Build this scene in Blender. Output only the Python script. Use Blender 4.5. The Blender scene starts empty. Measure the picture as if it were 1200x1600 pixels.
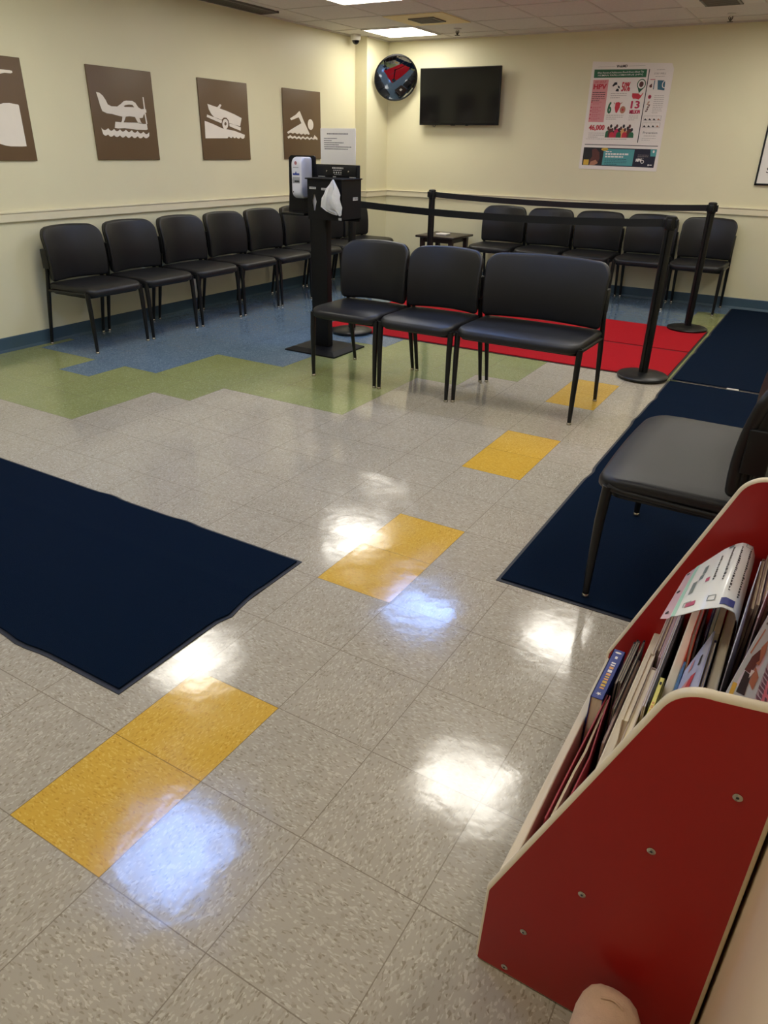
import bpy, math, random
from mathutils import Vector, Matrix
random.seed(7)
PI = math.pi
sc = bpy.context.scene
COL = sc.collection

# ------------------------------------------------------------------ camera, world, exposure
cam_d = bpy.data.cameras.new('camera'); cam = bpy.data.objects.new('camera', cam_d); COL.objects.link(cam)
RT = ((0.8581796, 0.5130008, 0.0189192), (0.2472958, -0.3808337, -0.8909604), (-0.4498584, 0.7692827, -0.4536867))          # camera right, down, forward in room axes
cam.matrix_world = Matrix(((RT[0][0], -RT[1][0], -RT[2][0], 1.31569), (RT[0][1], -RT[1][1], -RT[2][1], -0.56084),
                           (RT[0][2], -RT[1][2], -RT[2][2], 1.39311), (0, 0, 0, 1)))
cam_d.sensor_fit = 'VERTICAL'; cam_d.sensor_height = 32.0; cam_d.lens = 22.31347
cam_d.clip_start = 0.02; cam_d.clip_end = 60
sc.camera = cam
w = bpy.data.worlds.new('world'); sc.world = w; w.use_nodes = True
w.node_tree.nodes['Background'].inputs[0].default_value = (0.8, 0.85, 1, 1)
w.node_tree.nodes['Background'].inputs[1].default_value = 0.2
sc.view_settings.view_transform = 'Standard'; sc.view_settings.look = 'None'
sc.view_settings.exposure = 0.30; sc.view_settings.gamma = 1.0
sc.view_settings.use_curve_mapping = False
LAMP = 14.5                     # radiance of the ceiling troffers
try: sc.cycles.use_denoising = True
except Exception: pass
sc.cycles.max_bounces = 10; sc.cycles.diffuse_bounces = 6; sc.cycles.glossy_bounces = 4
sc.cycles.sample_clamp_indirect = 6.0

# ------------------------------------------------------------------ room dimensions (metres, 12 inch floor tiles)
T = 0.3048
XL, YB, H = -3.735, 7.703, 2.473
XR, YF = 3.40, -2.60
XP, YP = -3.583, 7.240        # corner pilaster
ZRT, ZRB, ZBB = 0.9445, 0.876, 0.105

# ------------------------------------------------------------------ materials
MATS = {}
def lin(c): return tuple(((v/255)/12.92 if v/255 <= 0.04045 else ((v/255+0.055)/1.055)**2.4) for v in c)
def mat(name, rgb, rough=0.5, metal=0.0, spec=0.5, var=0.0, vscale=8.0, bump=0.0, bscale=60.0, emit=0.0, coat=0.0, trans=0.0, alpha=1.0, ior=None, bdetail=3.0, stretch=None, sheen=0.0):
    """procedural principled material; rgb are sRGB 0..255; var = brightness mottling"""
    if name in MATS: return MATS[name]
    m = bpy.data.materials.new(name); m.use_nodes = True; MATS[name] = m
    nt = m.node_tree; N = nt.nodes; L = nt.links; b = N['Principled BSDF']
    c = lin(rgb) + (1,)
    b.inputs['Base Color'].default_value = c
    b.inputs['Roughness'].default_value = rough; b.inputs['Metallic'].default_value = metal
    b.inputs['Specular IOR Level'].default_value = spec
    if ior: b.inputs['IOR'].default_value = ior
    if coat: b.inputs['Coat Weight'].default_value = coat; b.inputs['Coat Roughness'].default_value = 0.1
    if trans: b.inputs['Transmission Weight'].default_value = trans
    if sheen: b.inputs['Sheen Weight'].default_value = sheen
    if emit:
        b.inputs['Emission Color'].default_value = c; b.inputs['Emission Strength'].default_value = emit
    tc = N.new('ShaderNodeTexCoord'); src = tc.outputs['Object']
    if stretch:
        mp = N.new('ShaderNodeMapping'); mp.inputs['Scale'].default_value = stretch; L.new(src, mp.inputs[0]); src = mp.outputs[0]
    if var:
        n = N.new('ShaderNodeTexNoise'); n.inputs['Scale'].default_value = vscale; n.inputs['Detail'].default_value = 4
        L.new(src, n.inputs['Vector'])
        r = N.new('ShaderNodeMapRange'); r.inputs[1].default_value = 0.3; r.inputs[2].default_value = 0.7
        r.inputs[3].default_value = 1-var; r.inputs[4].default_value = 1+var; L.new(n.outputs[0], r.inputs[0])
        hs = N.new('ShaderNodeHueSaturation'); hs.inputs['Color'].default_value = c; L.new(r.outputs[0], hs.inputs['Value'])
        L.new(hs.outputs[0], b.inputs['Base Color'])
    if bump:
        n = N.new('ShaderNodeTexNoise'); n.inputs['Scale'].default_value = bscale; n.inputs['Detail'].default_value = bdetail
        L.new(src, n.inputs['Vector'])
        bp = N.new('ShaderNodeBump'); bp.inputs['Strength'].default_value = bump; bp.inputs['Distance'].default_value = 0.01
        L.new(n.outputs[0], bp.inputs['Height']); L.new(bp.outputs[0], b.inputs['Normal'])
    return m

def tile_mat(name, base, light, dark, lt=0.80, dk=0.16, joint=(120, 108, 92)):
    """waxed vinyl composition tile: chips stretched one way on even tiles, the other way on odd ones"""
    m = bpy.data.materials.new(name); m.use_nodes = True; MATS[name] = m
    nt = m.node_tree; N = nt.nodes; L = nt.links; b = N['Principled BSDF']
    geo = N.new('ShaderNodeNewGeometry'); sep = N.new('ShaderNodeSeparateXYZ'); L.new(geo.outputs['Position'], sep.inputs[0])
    def M(op, a, bb=None, c=None):
        n = N.new('ShaderNodeMath'); n.operation = op
        for i, v in enumerate((a, bb, c)):
            if v is None: continue
            if isinstance(v, (int, float)): n.inputs[i].default_value = v
            else: L.new(v, n.inputs[i])
        return n.outputs[0]
    xt = M('DIVIDE', sep.outputs[0], T); yt = M('DIVIDE', sep.outputs[1], T)
    par = M('FLOORED_MODULO', M('ADD', M('FLOOR', xt), M('FLOOR', yt)), 2.0)
    nz = N.new('ShaderNodeTexNoise'); nz.inputs['Scale'].default_value = 30; nz.inputs['Detail'].default_value = 3; L.new(geo.outputs['Position'], nz.inputs['Vector'])
    add = N.new('ShaderNodeVectorMath'); add.operation = 'MULTIPLY_ADD'; add.inputs[1].default_value = (0.016, 0.016, 0)
    L.new(nz.outputs['Color'], add.inputs[0]); L.new(geo.outputs['Position'], add.inputs[2])
    cols = []
    for sc_ in ((135, 310, 1), (310, 135, 1)):
        mp = N.new('ShaderNodeVectorMath'); mp.operation = 'MULTIPLY'; mp.inputs[1].default_value = sc_; L.new(add.outputs[0], mp.inputs[0])
        v = N.new('ShaderNodeTexVoronoi'); v.voronoi_dimensions = '2D'; v.inputs['Scale'].default_value = 1.0; L.new(mp.outputs[0], v.inputs['Vector'])
        s2 = N.new('ShaderNodeSeparateColor'); L.new(v.outputs['Color'], s2.inputs[0]); cols.append(s2.outputs[0])
    mx = N.new('ShaderNodeMix'); L.new(par, mx.inputs[0]); L.new(cols[0], mx.inputs[2]); L.new(cols[1], mx.inputs[3])
    rnd = mx.outputs[0]
    cr = N.new('ShaderNodeValToRGB'); cr.color_ramp.interpolation = 'LINEAR'
    e = cr.color_ramp.elements
    e[0].position = 0.0; e[0].color = lin(dark)+(1,)
    e[1].position = dk; e[1].color = lin(base)+(1,)
    x = e.new(lt); x.color = lin(base)+(1,)
    x = e.new(min(lt+0.10, 0.96)); x.color = lin(light)+(1,)
    L.new(rnd, cr.inputs[0])
    n2 = N.new('ShaderNodeTexNoise'); n2.inputs['Scale'].default_value = 3; n2.inputs['Detail'].default_value = 5; L.new(geo.outputs['Position'], n2.inputs['Vector'])
    mr = N.new('ShaderNodeMapRange'); mr.inputs[1].default_value = 0.3; mr.inputs[2].default_value = 0.7; mr.inputs[3].default_value = 0.95; mr.inputs[4].default_value = 1.05
    L.new(n2.outputs[0], mr.inputs[0])
    hs = N.new('ShaderNodeHueSaturation'); L.new(cr.outputs[0], hs.inputs['Color']); L.new(mr.outputs[0], hs.inputs['Value'])
    # tile joints
    fx = M('PINGPONG', xt, 0.5); fy = M('PINGPONG', yt, 0.5)
    # pingpong of 0.5 reaches 0 at whole tiles
    d = M('MINIMUM', fx, fy)
    jm = M('LESS_THAN', d, 0.0042)
    mj = N.new('ShaderNodeMix'); mj.data_type = 'RGBA'; L.new(M('MULTIPLY', jm, 0.75), mj.inputs[0]); L.new(hs.outputs[0], mj.inputs[6]); mj.inputs[7].default_value = lin(joint)+(1,)
    L.new(mj.outputs[2], b.inputs['Base Color'])
    # wax gloss, slightly uneven
    n3 = N.new('ShaderNodeTexNoise'); n3.inputs['Scale'].default_value = 9; n3.inputs['Detail'].default_value = 6; L.new(geo.outputs['Position'], n3.inputs['Vector'])
    rr = N.new('ShaderNodeMapRange'); rr.inputs[1].default_value = 0.3; rr.inputs[2].default_value = 0.7; rr.inputs[3].default_value = 0.085; rr.inputs[4].default_value = 0.17
    L.new(n3.outputs[0], rr.inputs[0]); L.new(rr.outputs[0], b.inputs['Roughness'])
    b.inputs['IOR'].default_value = 1.58
    n4 = N.new('ShaderNodeTexNoise'); n4.inputs['Scale'].default_value = 22; n4.inputs['Detail'].default_value = 2; L.new(geo.outputs['Position'], n4.inputs['Vector'])
    n5 = N.new('ShaderNodeTexNoise'); n5.inputs['Scale'].default_value = 1.6; n5.inputs['Detail'].default_value = 1; L.new(geo.outputs['Position'], n5.inputs['Vector'])
    hh = M('ADD', M('MULTIPLY', n4.outputs[0], 0.10), n5.outputs[0])
    hh = M('SUBTRACT', hh, M('MULTIPLY', jm, 0.03))
    bp = N.new('ShaderNodeBump'); bp.inputs['Strength'].default_value = 0.35; bp.inputs['Distance'].default_value = 0.012
    L.new(hh, bp.inputs['Height'])
    # every tile lies at its own very slight angle, so reflections break at the joints
    cmb = N.new('ShaderNodeCombineXYZ'); L.new(M('FLOOR', xt), cmb.inputs[0]); L.new(M('FLOOR', yt), cmb.inputs[1])
    wn = N.new('ShaderNodeTexWhiteNoise'); wn.noise_dimensions = '2D'; L.new(cmb.outputs[0], wn.inputs['Vector'])
    tl_ = N.new('ShaderNodeVectorMath'); tl_.operation = 'MULTIPLY_ADD'; tl_.inputs[1].default_value = (0.013, 0.013, 0); L.new(wn.outputs['Color'], tl_.inputs[0]); L.new(geo.outputs['Normal'], tl_.inputs[2])
    sb = N.new('ShaderNodeVectorMath'); sb.operation = 'SUBTRACT'; sb.inputs[1].default_value = (0.0065, 0.0065, 0); L.new(tl_.outputs[0], sb.inputs[0])
    nm = N.new('ShaderNodeVectorMath'); nm.operation = 'NORMALIZE'; L.new(sb.outputs[0], nm.inputs[0])
    L.new(nm.outputs[0], bp.inputs['Normal']); L.new(bp.outputs[0], b.inputs['Normal'])
    return m

vct = tile_mat('vinyl_tile_greige', (171, 162, 145), (190, 182, 165), (144, 134, 115))
vct_y = tile_mat('vinyl_tile_yellow', (208, 166, 64), (218, 180, 84), (188, 144, 48), joint=(120, 92, 30))
vct_g = tile_mat('vinyl_tile_green', (142, 148, 96), (164, 170, 124), (124, 130, 78), lt=0.86, dk=0.1)
vct_b = tile_mat('vinyl_tile_blue', (100, 121, 140), (130, 150, 168), (82, 104, 126), lt=0.8, dk=0.2, joint=(78, 96, 112))
paint = mat('cream_wall_paint', (226, 220, 186), 0.42, var=0.02, vscale=2.0, bump=0.06, bscale=220, spec=0.4)
rail_m = mat('cream_rail_paint', (230, 222, 192), 0.3, var=0.02, spec=0.5)
base_m = mat('slate_blue_vinyl_base', (62, 86, 104), 0.4, var=0.05, bump=0.05)
ceil_m = mat('acoustic_ceiling_tile', (226, 222, 216), 0.9, var=0.04, vscale=40, bump=0.35, bscale=260)
grid_m = mat('ceiling_grid_paint', (214, 209, 202), 0.55)
vinyl = mat('black_upholstery_vinyl', (20, 20, 23), 0.42, spec=0.42, bump=0.10, bscale=380, var=0.08)
metal_k = mat('black_powder_coat', (14, 14, 15), 0.38, spec=0.4)
plastic_k = mat('black_plastic', (13, 13, 14), 0.45, spec=0.35)
nickel = mat('nickel', (190, 186, 178), 0.25, metal=1.0)
belt_m = mat('black_webbing', (14, 14, 15), 0.75, bump=0.2, bscale=500)
navy = mat('navy_carpet_pile', (4, 26, 50), 0.95, spec=0.1, var=0.22, vscale=420, bump=0.8, bscale=700)
navy_edge = mat('charcoal_rubber_edge', (32, 34, 42), 0.6)
redc = mat('red_carpet_pile', (200, 28, 40), 0.95, spec=0.15, var=0.16, vscale=420, bump=0.8, bscale=700)
red_edge = mat('black_rubber_edge', (30, 18, 20), 0.7)
brown = mat('brown_sign_board', (106, 84, 58), 0.45, var=0.02)
white_p = mat('white_vinyl_cutout', (236, 228, 214), 0.5, var=0.02)
paper = mat('white_paper', (232, 228, 222), 0.6, var=0.02)
ink = mat('black_ink', (30, 28, 28), 0.6)
redlam = mat('red_laminate', (160, 26, 24), 0.32, var=0.04, vscale=3, spec=0.4)
tband = mat('cream_edge_band', (222, 208, 180), 0.35, var=0.03, spec=0.5)
tan = mat('maple_laminate', (222, 200, 168), 0.4, var=0.05, vscale=5, stretch=(1, 1, 0.15))
tvscr = mat('television_glass', (8, 10, 12), 0.12, spec=0.5)
lampw = mat('warm_lamp_diffuser', (255, 250, 238), 0.5, emit=LAMP)
lampc = mat('cool_lamp_diffuser', (138, 178, 255), 0.5, emit=LAMP*1.15)

# ------------------------------------------------------------------ mesh helpers
class MB:
    """collects shapes and links them as ONE mesh object; several materials allowed"""
    def __init__(s): s.v = []; s.f = []; s.m = []; s.mats = []
    def mi(s, m):
        if m not in s.mats: s.mats.append(m)
        return s.mats.index(m)
    def add(s, vs, fs, m, fn=None):
        o = len(s.v); k = s.mi(m)
        s.v += [tuple(fn(*p)) if fn else tuple(p) for p in vs]
        s.f += [tuple(i+o for i in f) for f in fs]; s.m += [k]*len(fs)
        return s
    def box(s, x0, x1, y0, y1, z0, z1, m, fn=None, bev=0.0):
        if bev:
            b = bev
            ol = rrect(x0, x1, y0, y1, b, 3)
            return s.slab(ol, z0, z1, b, m, fn=fn, n=3)
        vs = [(x, y, z) for z in (z0, z1) for y in (y0, y1) for x in (x0, x1)]
        fs = [(0, 2, 3, 1), (4, 5, 7, 6), (0, 1, 5, 4), (2, 6, 7, 3), (0, 4, 6, 2), (1, 3, 7, 5)]
        return s.add(vs, fs, m, fn)
    def tube(s, pts, r, m, n=12, fn=None, sx=1.0, caps=True):
        pts = [Vector(p) for p in pts]; R = r if isinstance(r, (list, tuple)) else [r]*len(pts)
        vs = []; fs = []; up = None
        for i, p in enumerate(pts):
            d = (pts[min(i+1, len(pts)-1)]-pts[max(i-1, 0)]).normalized()
            if up is None:
                up = Vector((0, 0, 1)) if abs(d.z) < 0.9 else Vector((1, 0, 0))
            a = d.cross(up).normalized(); b = a.cross(d).normalized(); up = b
            for k in range(n):
                t = 2*PI*k/n; vs.append(p+a*math.cos(t)*R[i]*sx+b*math.sin(t)*R[i])
        for i in range(len(pts)-1):
            for k in range(n):
                fs.append((i*n+k, i*n+(k+1) % n, (i+1)*n+(k+1) % n, (i+1)*n+k))
        if caps:
            fs.append(tuple(range(n))[::-1]); fs.append(tuple(range((len(pts)-1)*n, len(pts)*n)))
        return s.add(vs, fs, m, fn)
    def lathe(s, prof, m, n=32, c=(0, 0, 0), fn=None):
        vs = []; fs = []
        for r, z in prof:
            for k in range(n):
                t = 2*PI*k/n; vs.append((c[0]+r*math.cos(t), c[1]+r*math.sin(t), c[2]+z))
        q = len(prof)
        for i in range(q-1):
            for k in range(n): fs.append((i*n+k, i*n+(k+1) % n, (i+1)*n+(k+1) % n, (i+1)*n+k))
        fs.append(tuple(range(n))[::-1]); fs.append(tuple(range((q-1)*n, q*n)))
        return s.add(vs, fs, m, fn)
    def slab(s, ol, z0, z1, er, m, fn=None, n=4, crown=0.0, rings=5, bot=None):
        """outline ol (x,y) extruded z0..z1 with rounded edges, concentric cap rings so it can be bent by fn"""
        cx = sum(p[0] for p in ol)/len(ol); cy = sum(p[1] for p in ol)/len(ol)
        K = len(ol); prof = []
        # inset, z
        for j in range(n+1):
            a = PI/2*j/n; prof.append((er*(1-math.sin(a)), z0+er*(1-math.cos(a))))
        top = []
        for j in range(n+1):
            a = PI/2*j/n; top.append((er*(1-math.cos(a)), z1-er*(1-math.sin(a))))
        prof += top
        nor = []
        for i in range(K):
            a = Vector(ol[i-1]); b = Vector(ol[(i+1) % K]); d = (b-a)
            d = d.normalized() if d.length > 1e-9 else Vector((1, 0)); nor.append((d.y, -d.x))
        area = sum(ol[i][0]*ol[(i+1) % K][1]-ol[(i+1) % K][0]*ol[i][1] for i in range(K))
        sg = 1 if area > 0 else -1
        vs = []
        def ring(ins, z, sc_=1.0):
            for i in range(K):
                x = ol[i][0]-sg*nor[i][0]*ins; y = ol[i][1]-sg*nor[i][1]*ins
                vs.append((cx+(x-cx)*sc_, cy+(y-cy)*sc_, z))
        cnt = 0
        for r_ in range(1, rings): ring(er, z0, r_/rings); cnt += 1
        for ins, z in prof: ring(ins, z); cnt += 1
        for r_ in range(rings-1, 0, -1):
            q = r_/rings; ring(er, z1+crown*(1-q*q), q); cnt += 1
        fs = []
        for r_ in range(cnt-1):
            for i in range(K):
                f = (r_*K+i, r_*K+(i+1) % K, (r_+1)*K+(i+1) % K, (r_+1)*K+i)
                fs.append(f if sg > 0 else f[::-1])
        b0 = len(vs); vs.append((cx, cy, z0)); vs.append((cx, cy, z1+crown))
        for i in range(K):
            f = (b0, (i+1) % K, i); g = (b0+1, (cnt-1)*K+i, (cnt-1)*K+(i+1) % K)
            fs.append(f if sg > 0 else f[::-1]); fs.append(g if sg > 0 else g[::-1])
        return s.add(vs, fs, m, fn)
    def flat(s, loops, m, fn, h=0.0):
        """filled 2D loops (even-odd holes) mapped by fn(a,b,height); h raises them as a thin plate"""
        vs, fs = fill2d(loops)
        if h:
            n = len(vs)
            s.add([(x, y, h) for x, y in vs], fs, m, fn)
            for lp in loops:
                k = len(lp); s.add([(x, y, 0) for x, y in lp]+[(x, y, h) for x, y in lp], [(i, (i+1) % k, k+(i+1) % k, k+i) for i in range(k)], m, fn)
        else: s.add([(x, y, 0) for x, y in vs], fs, m, fn)
        return s
    def text(s, body, x, y, w, h, m, fn, slant=0.0, z=0.0, fat=0.0):
        """lettering fitted in the box x..x+w, y..y+h"""
        vs, fs = text2d(body)
        if not vs: return s
        ax = min(p[0] for p in vs); bx = max(p[0] for p in vs); ay = min(p[1] for p in vs); by = max(p[1] for p in vs)
        out = []
        for p in vs:
            u = (p[0]-ax)/max(bx-ax, 1e-6); v = (p[1]-ay)/max(by-ay, 1e-6)
            out.append((x+u*w+slant*(v-0.5)*h, y+v*h, z))
        s.add(out, fs, m, fn)
        for k, (dx, dy) in enumerate(((-1, 0), (1, 0), (0, -1), (0, 1))):
            if fat: s.add([(p[0]+dx*fat, p[1]+dy*fat*0.6, p[2]) for p in out], fs, m, lambda a, b, c: fn(a, b, c+0.00006*(k+1)))
        return s
    def build(s, name, parent=None, off=(0, 0, 0), smooth=35):
        me = bpy.data.meshes.new(name)
        me.from_pydata([(p[0]-off[0], p[1]-off[1], p[2]-off[2]) for p in s.v], [], s.f)
        for m in s.mats: me.materials.append(m)
        me.polygons.foreach_set('material_index', s.m)
        me.validate(); me.update()
        if smooth:
            me.shade_smooth()
            try: me.set_sharp_from_angle(angle=math.radians(smooth))
            except Exception: pass
        o = bpy.data.objects.new(name, me); COL.objects.link(o)
        if parent: o.parent = parent
        return o

def rrect(x0, x1, y0, y1, r, n=5, rs=None, sub=0):
    """rounded rectangle outline, counter-clockwise; rs = radii for (x1y0, x1y1, x0y1, x0y0)"""
    rs = rs or (r, r, r, r); pts = []
    for (cx, cy, a0, q) in ((x1-rs[0], y0+rs[0], -PI/2, rs[0]), (x1-rs[1], y1-rs[1], 0, rs[1]), (x0+rs[2], y1-rs[2], PI/2, rs[2]), (x0+rs[3], y0+rs[3], PI, rs[3])):
        for k in range(n+1):
            a = a0+PI/2*k/n; pts.append((cx+q*math.cos(a), cy+q*math.sin(a)))
    if sub:
        out = []
        for i, p in enumerate(pts):
            q = pts[(i+1) % len(pts)]; out.append(p)
            d = math.hypot(q[0]-p[0], q[1]-p[1]); k = int(d/sub)
            for j in range(1, k+1): out.append((p[0]+(q[0]-p[0])*j/(k+1), p[1]+(q[1]-p[1])*j/(k+1)))
        pts = out
    return pts
def ell(cx, cy, rx, ry, n=20): return [(cx+rx*math.cos(2*PI*i/n), cy+ry*math.sin(2*PI*i/n)) for i in range(n)]
_dg = {}
def _curve_mesh(cu):
    ob = bpy.data.objects.new('shape', cu); COL.objects.link(ob)
    bpy.context.view_layer.update()
    dg = bpy.context.evaluated_depsgraph_get(); me = ob.evaluated_get(dg).to_mesh()
    vs = [(v.co.x, v.co.y) for v in me.vertices]; fs = [tuple(p.vertices) for p in me.polygons]
    ob.evaluated_get(dg).to_mesh_clear(); bpy.data.objects.remove(ob); bpy.data.curves.remove(cu)
    return vs, fs
def fill2d(loops):
    cu = bpy.data.curves.new('shape', 'CURVE'); cu.dimensions = '2D'; cu.fill_mode = 'BOTH'
    for lp in loops:
        sp = cu.splines.new('POLY'); sp.points.add(len(lp)-1)
        for i, p in enumerate(lp): sp.points[i].co = (p[0], p[1], 0, 1)
        sp.use_cyclic_u = True
    return _curve_mesh(cu)
def text2d(body):
    if body in _dg: return _dg[body]
    cu = bpy.data.curves.new('shape', 'FONT'); cu.body = body; cu.resolution_u = 2; cu.offset = 0.002
    r = _curve_mesh(cu); _dg[body] = r
    return r

def tag(o, label=None, cat=None, group=None, kind=None):
    if label: o['label'] = label
    if cat: o['category'] = cat
    if group: o['group'] = group
    if kind: o['kind'] = kind
    return o
def thing(name, loc, label, cat, rz=0.0, group=None):
    o = bpy.data.objects.new(name, None); COL.objects.link(o); o.location = loc; o.rotation_euler = (0, 0, rz)
    o.empty_display_size = 0.1
    return tag(o, label, cat, group)
def kids(o): return [c for c in bpy.data.objects if c.parent == o]
def copy_tree(o, parent=None):
    c = o.copy(); COL.objects.link(c); c.parent = parent
    for ch in kids(o): copy_tree(ch, c)
    return c
def struct(mb, name, smooth=35): return tag(mb.build(name, smooth=smooth), kind='structure')

# ------------------------------------------------------------------ floor: one face per 12 inch tile
WB = {-10: 6, -9: 6, -8: 6, -7: 8, -6: 9, -5: 9, -4: 9, -3: 12, -2: 13}     # first green row in each tile column
BB = {-10: 8, -9: 9, -8: 11, -7: 11, -6: 14, -5: 15, -4: 17, -3: 18, -2: 19, -1: 20, 0: 20}  # first blue row
YEL = {(0, 0), (0, 1), (0, 4), (0, 5), (0, 8), (0, 9), (0, 12), (0, 13), (0, -4), (0, -3)}
def tile_kind(i, j):
    if (i, j) in YEL: return vct_y
    if j >= 21:
        if i <= 0: return vct_b
        return vct_g if j < 24 else vct_b
    wb = WB.get(i, 6 if i < -9 else 15); bb = BB.get(i, 21)
    if i <= -11: bb = 9.3 if i == -11 else 10.0
    if i == -11: bb = 9
    if i == -12: bb = 9
    if i <= -13: bb = 10
    if j >= bb: return vct_b
    if j >= wb and i < 2: return vct_g
    return vct
mb = MB()
xs = [XL]+[i*T for i in range(math.ceil(XL/T), math.floor(XR/T)+1)]+[XR]
ys = [YF]+[i*T for i in range(math.ceil(YF/T), math.floor(YB/T)+1)]+[YB]
vid = {}
for a, x in enumerate(xs):
    for c_, y in enumerate(ys): vid[(a, c_)] = len(mb.v); mb.v.append((x, y, 0))
for a in range(len(xs)-1):
    for c_ in range(len(ys)-1):
        i = math.floor((xs[a]+xs[a+1])/2/T); j = math.floor((ys[c_]+ys[c_+1])/2/T)
        mb.f.append((vid[(a, c_)], vid[(a+1, c_)], vid[(a+1, c_+1)], vid[(a, c_+1)])); mb.m.append(mb.mi(tile_kind(i, j)))
struct(mb, 'floor', smooth=0)

# ------------------------------------------------------------------ walls, ceiling, trim
W = 0.12
struct(MB().box(XL-W, XL, YF-W, YB+W, 0, H+0.1, paint), 'wall_left')
struct(MB().box(XL, XR, YB, YB+W, 0, H+0.1, paint), 'wall_back')
struct(MB().box(XR, XR+W, YF-W, YB+W, 0, H+0.1, paint), 'wall_right')
struct(MB().box(XL, XR, YF-W, YF, 0, H+0.1, paint), 'wall_front')
struct(MB().box(XL, XP, YP, YB, 0, H, paint), 'wall_pilaster')
struct(MB().box(XL, XR, YF, YB, H, H+0.06, ceil_m), 'ceiling')
PX, PY = 0.632, 0.62
GX = [-0.235+PX*k for k in range(-5, 6)]; GY = [7.405-PY*k for k in range(0, 17)]
mb = MB()
for x in GX: mb.box(x-0.011, x+0.011, YF, YB, H-0.004, H+0.001, grid_m)
for y in GY: mb.box(XL, XR, y-0.011, y+0.011, H-0.0045, H+0.001, grid_m)
mb.box(XL, XL+0.02, YF, YP, H-0.012, H, grid_m); mb.box(XP, XR, YB-0.02, YB, H-0.012, H, grid_m); mb.box(XP, XP+0.02, YP, YB, H-0.012, H, grid_m)
struct(mb, 'trim_1')
def rail_prof(d):   # distance from wall, z
    return [(0, ZRB), (d*0.8, ZRB), (d, ZRB+0.006), (d, ZRT-0.014), (d*1.35, ZRT-0.008), (d*1.35, ZRT), (0, ZRT+0.001)]
def run(prof, pts, m, name):
    """extrudes a wall profile along a polyline whose left side is the wall; mitred corners"""
    mb = MB(); n = len(prof); vs = []
    for i, p in enumerate(pts):
        a = Vector(pts[i-1]) if i else None; b = Vector(pts[i+1]) if i < len(pts)-1 else None; p = Vector(p)
        ns = []
        if a is not None: d = (p-a).normalized(); ns.append(Vector((d.y, -d.x)))
        if b is not None: d = (b-p).normalized(); ns.append(Vector((d.y, -d.x)))
        q = ns[0] if len(ns) == 1 else (ns[0]+ns[1])/(1+ns[0].dot(ns[1]))
        for d_, z in prof: vs.append((p.x+q.x*d_, p.y+q.y*d_, z))
    fs = []
    for i in range(len(pts)-1):
        for k in range(n-1): fs.append((i*n+k, (i+1)*n+k, (i+1)*n+k+1, i*n+k+1))
    fs.append(tuple(range(n))); fs.append(tuple(range((len(pts)-1)*n, len(pts)*n))[::-1])
    return struct(mb.add(vs, fs, m), name, smooth=20)
path = [(XL, YF), (XL, YP), (XP, YP), (XP, YB), (XR, YB)]
run(rail_prof(0.018), path, rail_m, 'trim_2')
run([(0, 0), (0.008, 0), (0.006, 0.012), (0.003, 0.02), (0.003, ZBB-0.004), (0, ZBB)], path, base_m, 'baseboard_left')
run([(0, 0), (0.008, 0), (0.006, 0.012), (0.003, 0.02), (0.003, ZBB-0.004), (0, ZBB)], [(XR, YB), (XR, YF), (XL, YF)], base_m, 'baseboard_right')

# ------------------------------------------------------------------ ceiling lights and fittings
frame_m = mat('white_enamel', (226, 224, 216), 0.4)
def troffer(i, j, cool, label, y0=None):
    x0 = GX[0]+PX*i+0.012; x1 = x0+PX-0.024
    yb = (7.405-PY*j if y0 is None else y0)-0.012; ya = yb-PY+0.024
    c = ((x0+x1)/2, (ya+yb)/2, H-0.02)
    t = thing('ceiling_light', c, label, 'ceiling light', group='ceiling panel lights')
    b = MB(); q = 0.022
    for (a0, a1, b0, b1) in ((x0, x1, ya, ya+q), (x0, x1, yb-q, yb), (x0, x0+q, ya+q, yb-q), (x1-q, x1, ya+q, yb-q)): b.box(a0, a1, b0, b1, H-0.012, H, frame_m)
    b.build('frame', t, c)
    MB().box(x0+q, x1-q, ya+q, yb-q, H-0.008, H-0.002, lampc if cool else lampw).build('diffuser', t, c, smooth=0)
# index i: 0 -> X -3.395, 1 -> -2.763, 2 -> -2.131, 3 -> -1.499, 4 -> -.867, 5 -> -.235 ...
troffer(0, 0, False, 'square ceiling light nearest the corner mirror, at the back of the room')
troffer(1, 3, False, 'square ceiling light at the top edge, second from the back wall')
troffer(1, 7, False, 'warm square ceiling light above the left floor mat side')
troffer(1, 12, False, 'warm square ceiling light over the front left of the room')
troffer(3, 9, True, 'cool bluish square ceiling light above the nearest yellow tiles', y0=1.68)
troffer(3, 5, True, 'cool bluish square ceiling light above the middle of the floor', y0=4.72)
troffer(5, 7, False, 'warm square ceiling light above the tiles beside the book rack')
troffer(5, 4, False, 'warm square ceiling light above the three front seats')
troffer(5, 12, False, 'warm square ceiling light over the front of the room')
troffer(6, 1, False, 'warm square ceiling light near the back wall beside the framed notice')
troffer(8, 5, False, 'warm square ceiling light over the right side of the room')
troffer(8, 9, False, 'warm square ceiling light over the desk side of the room')

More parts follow.
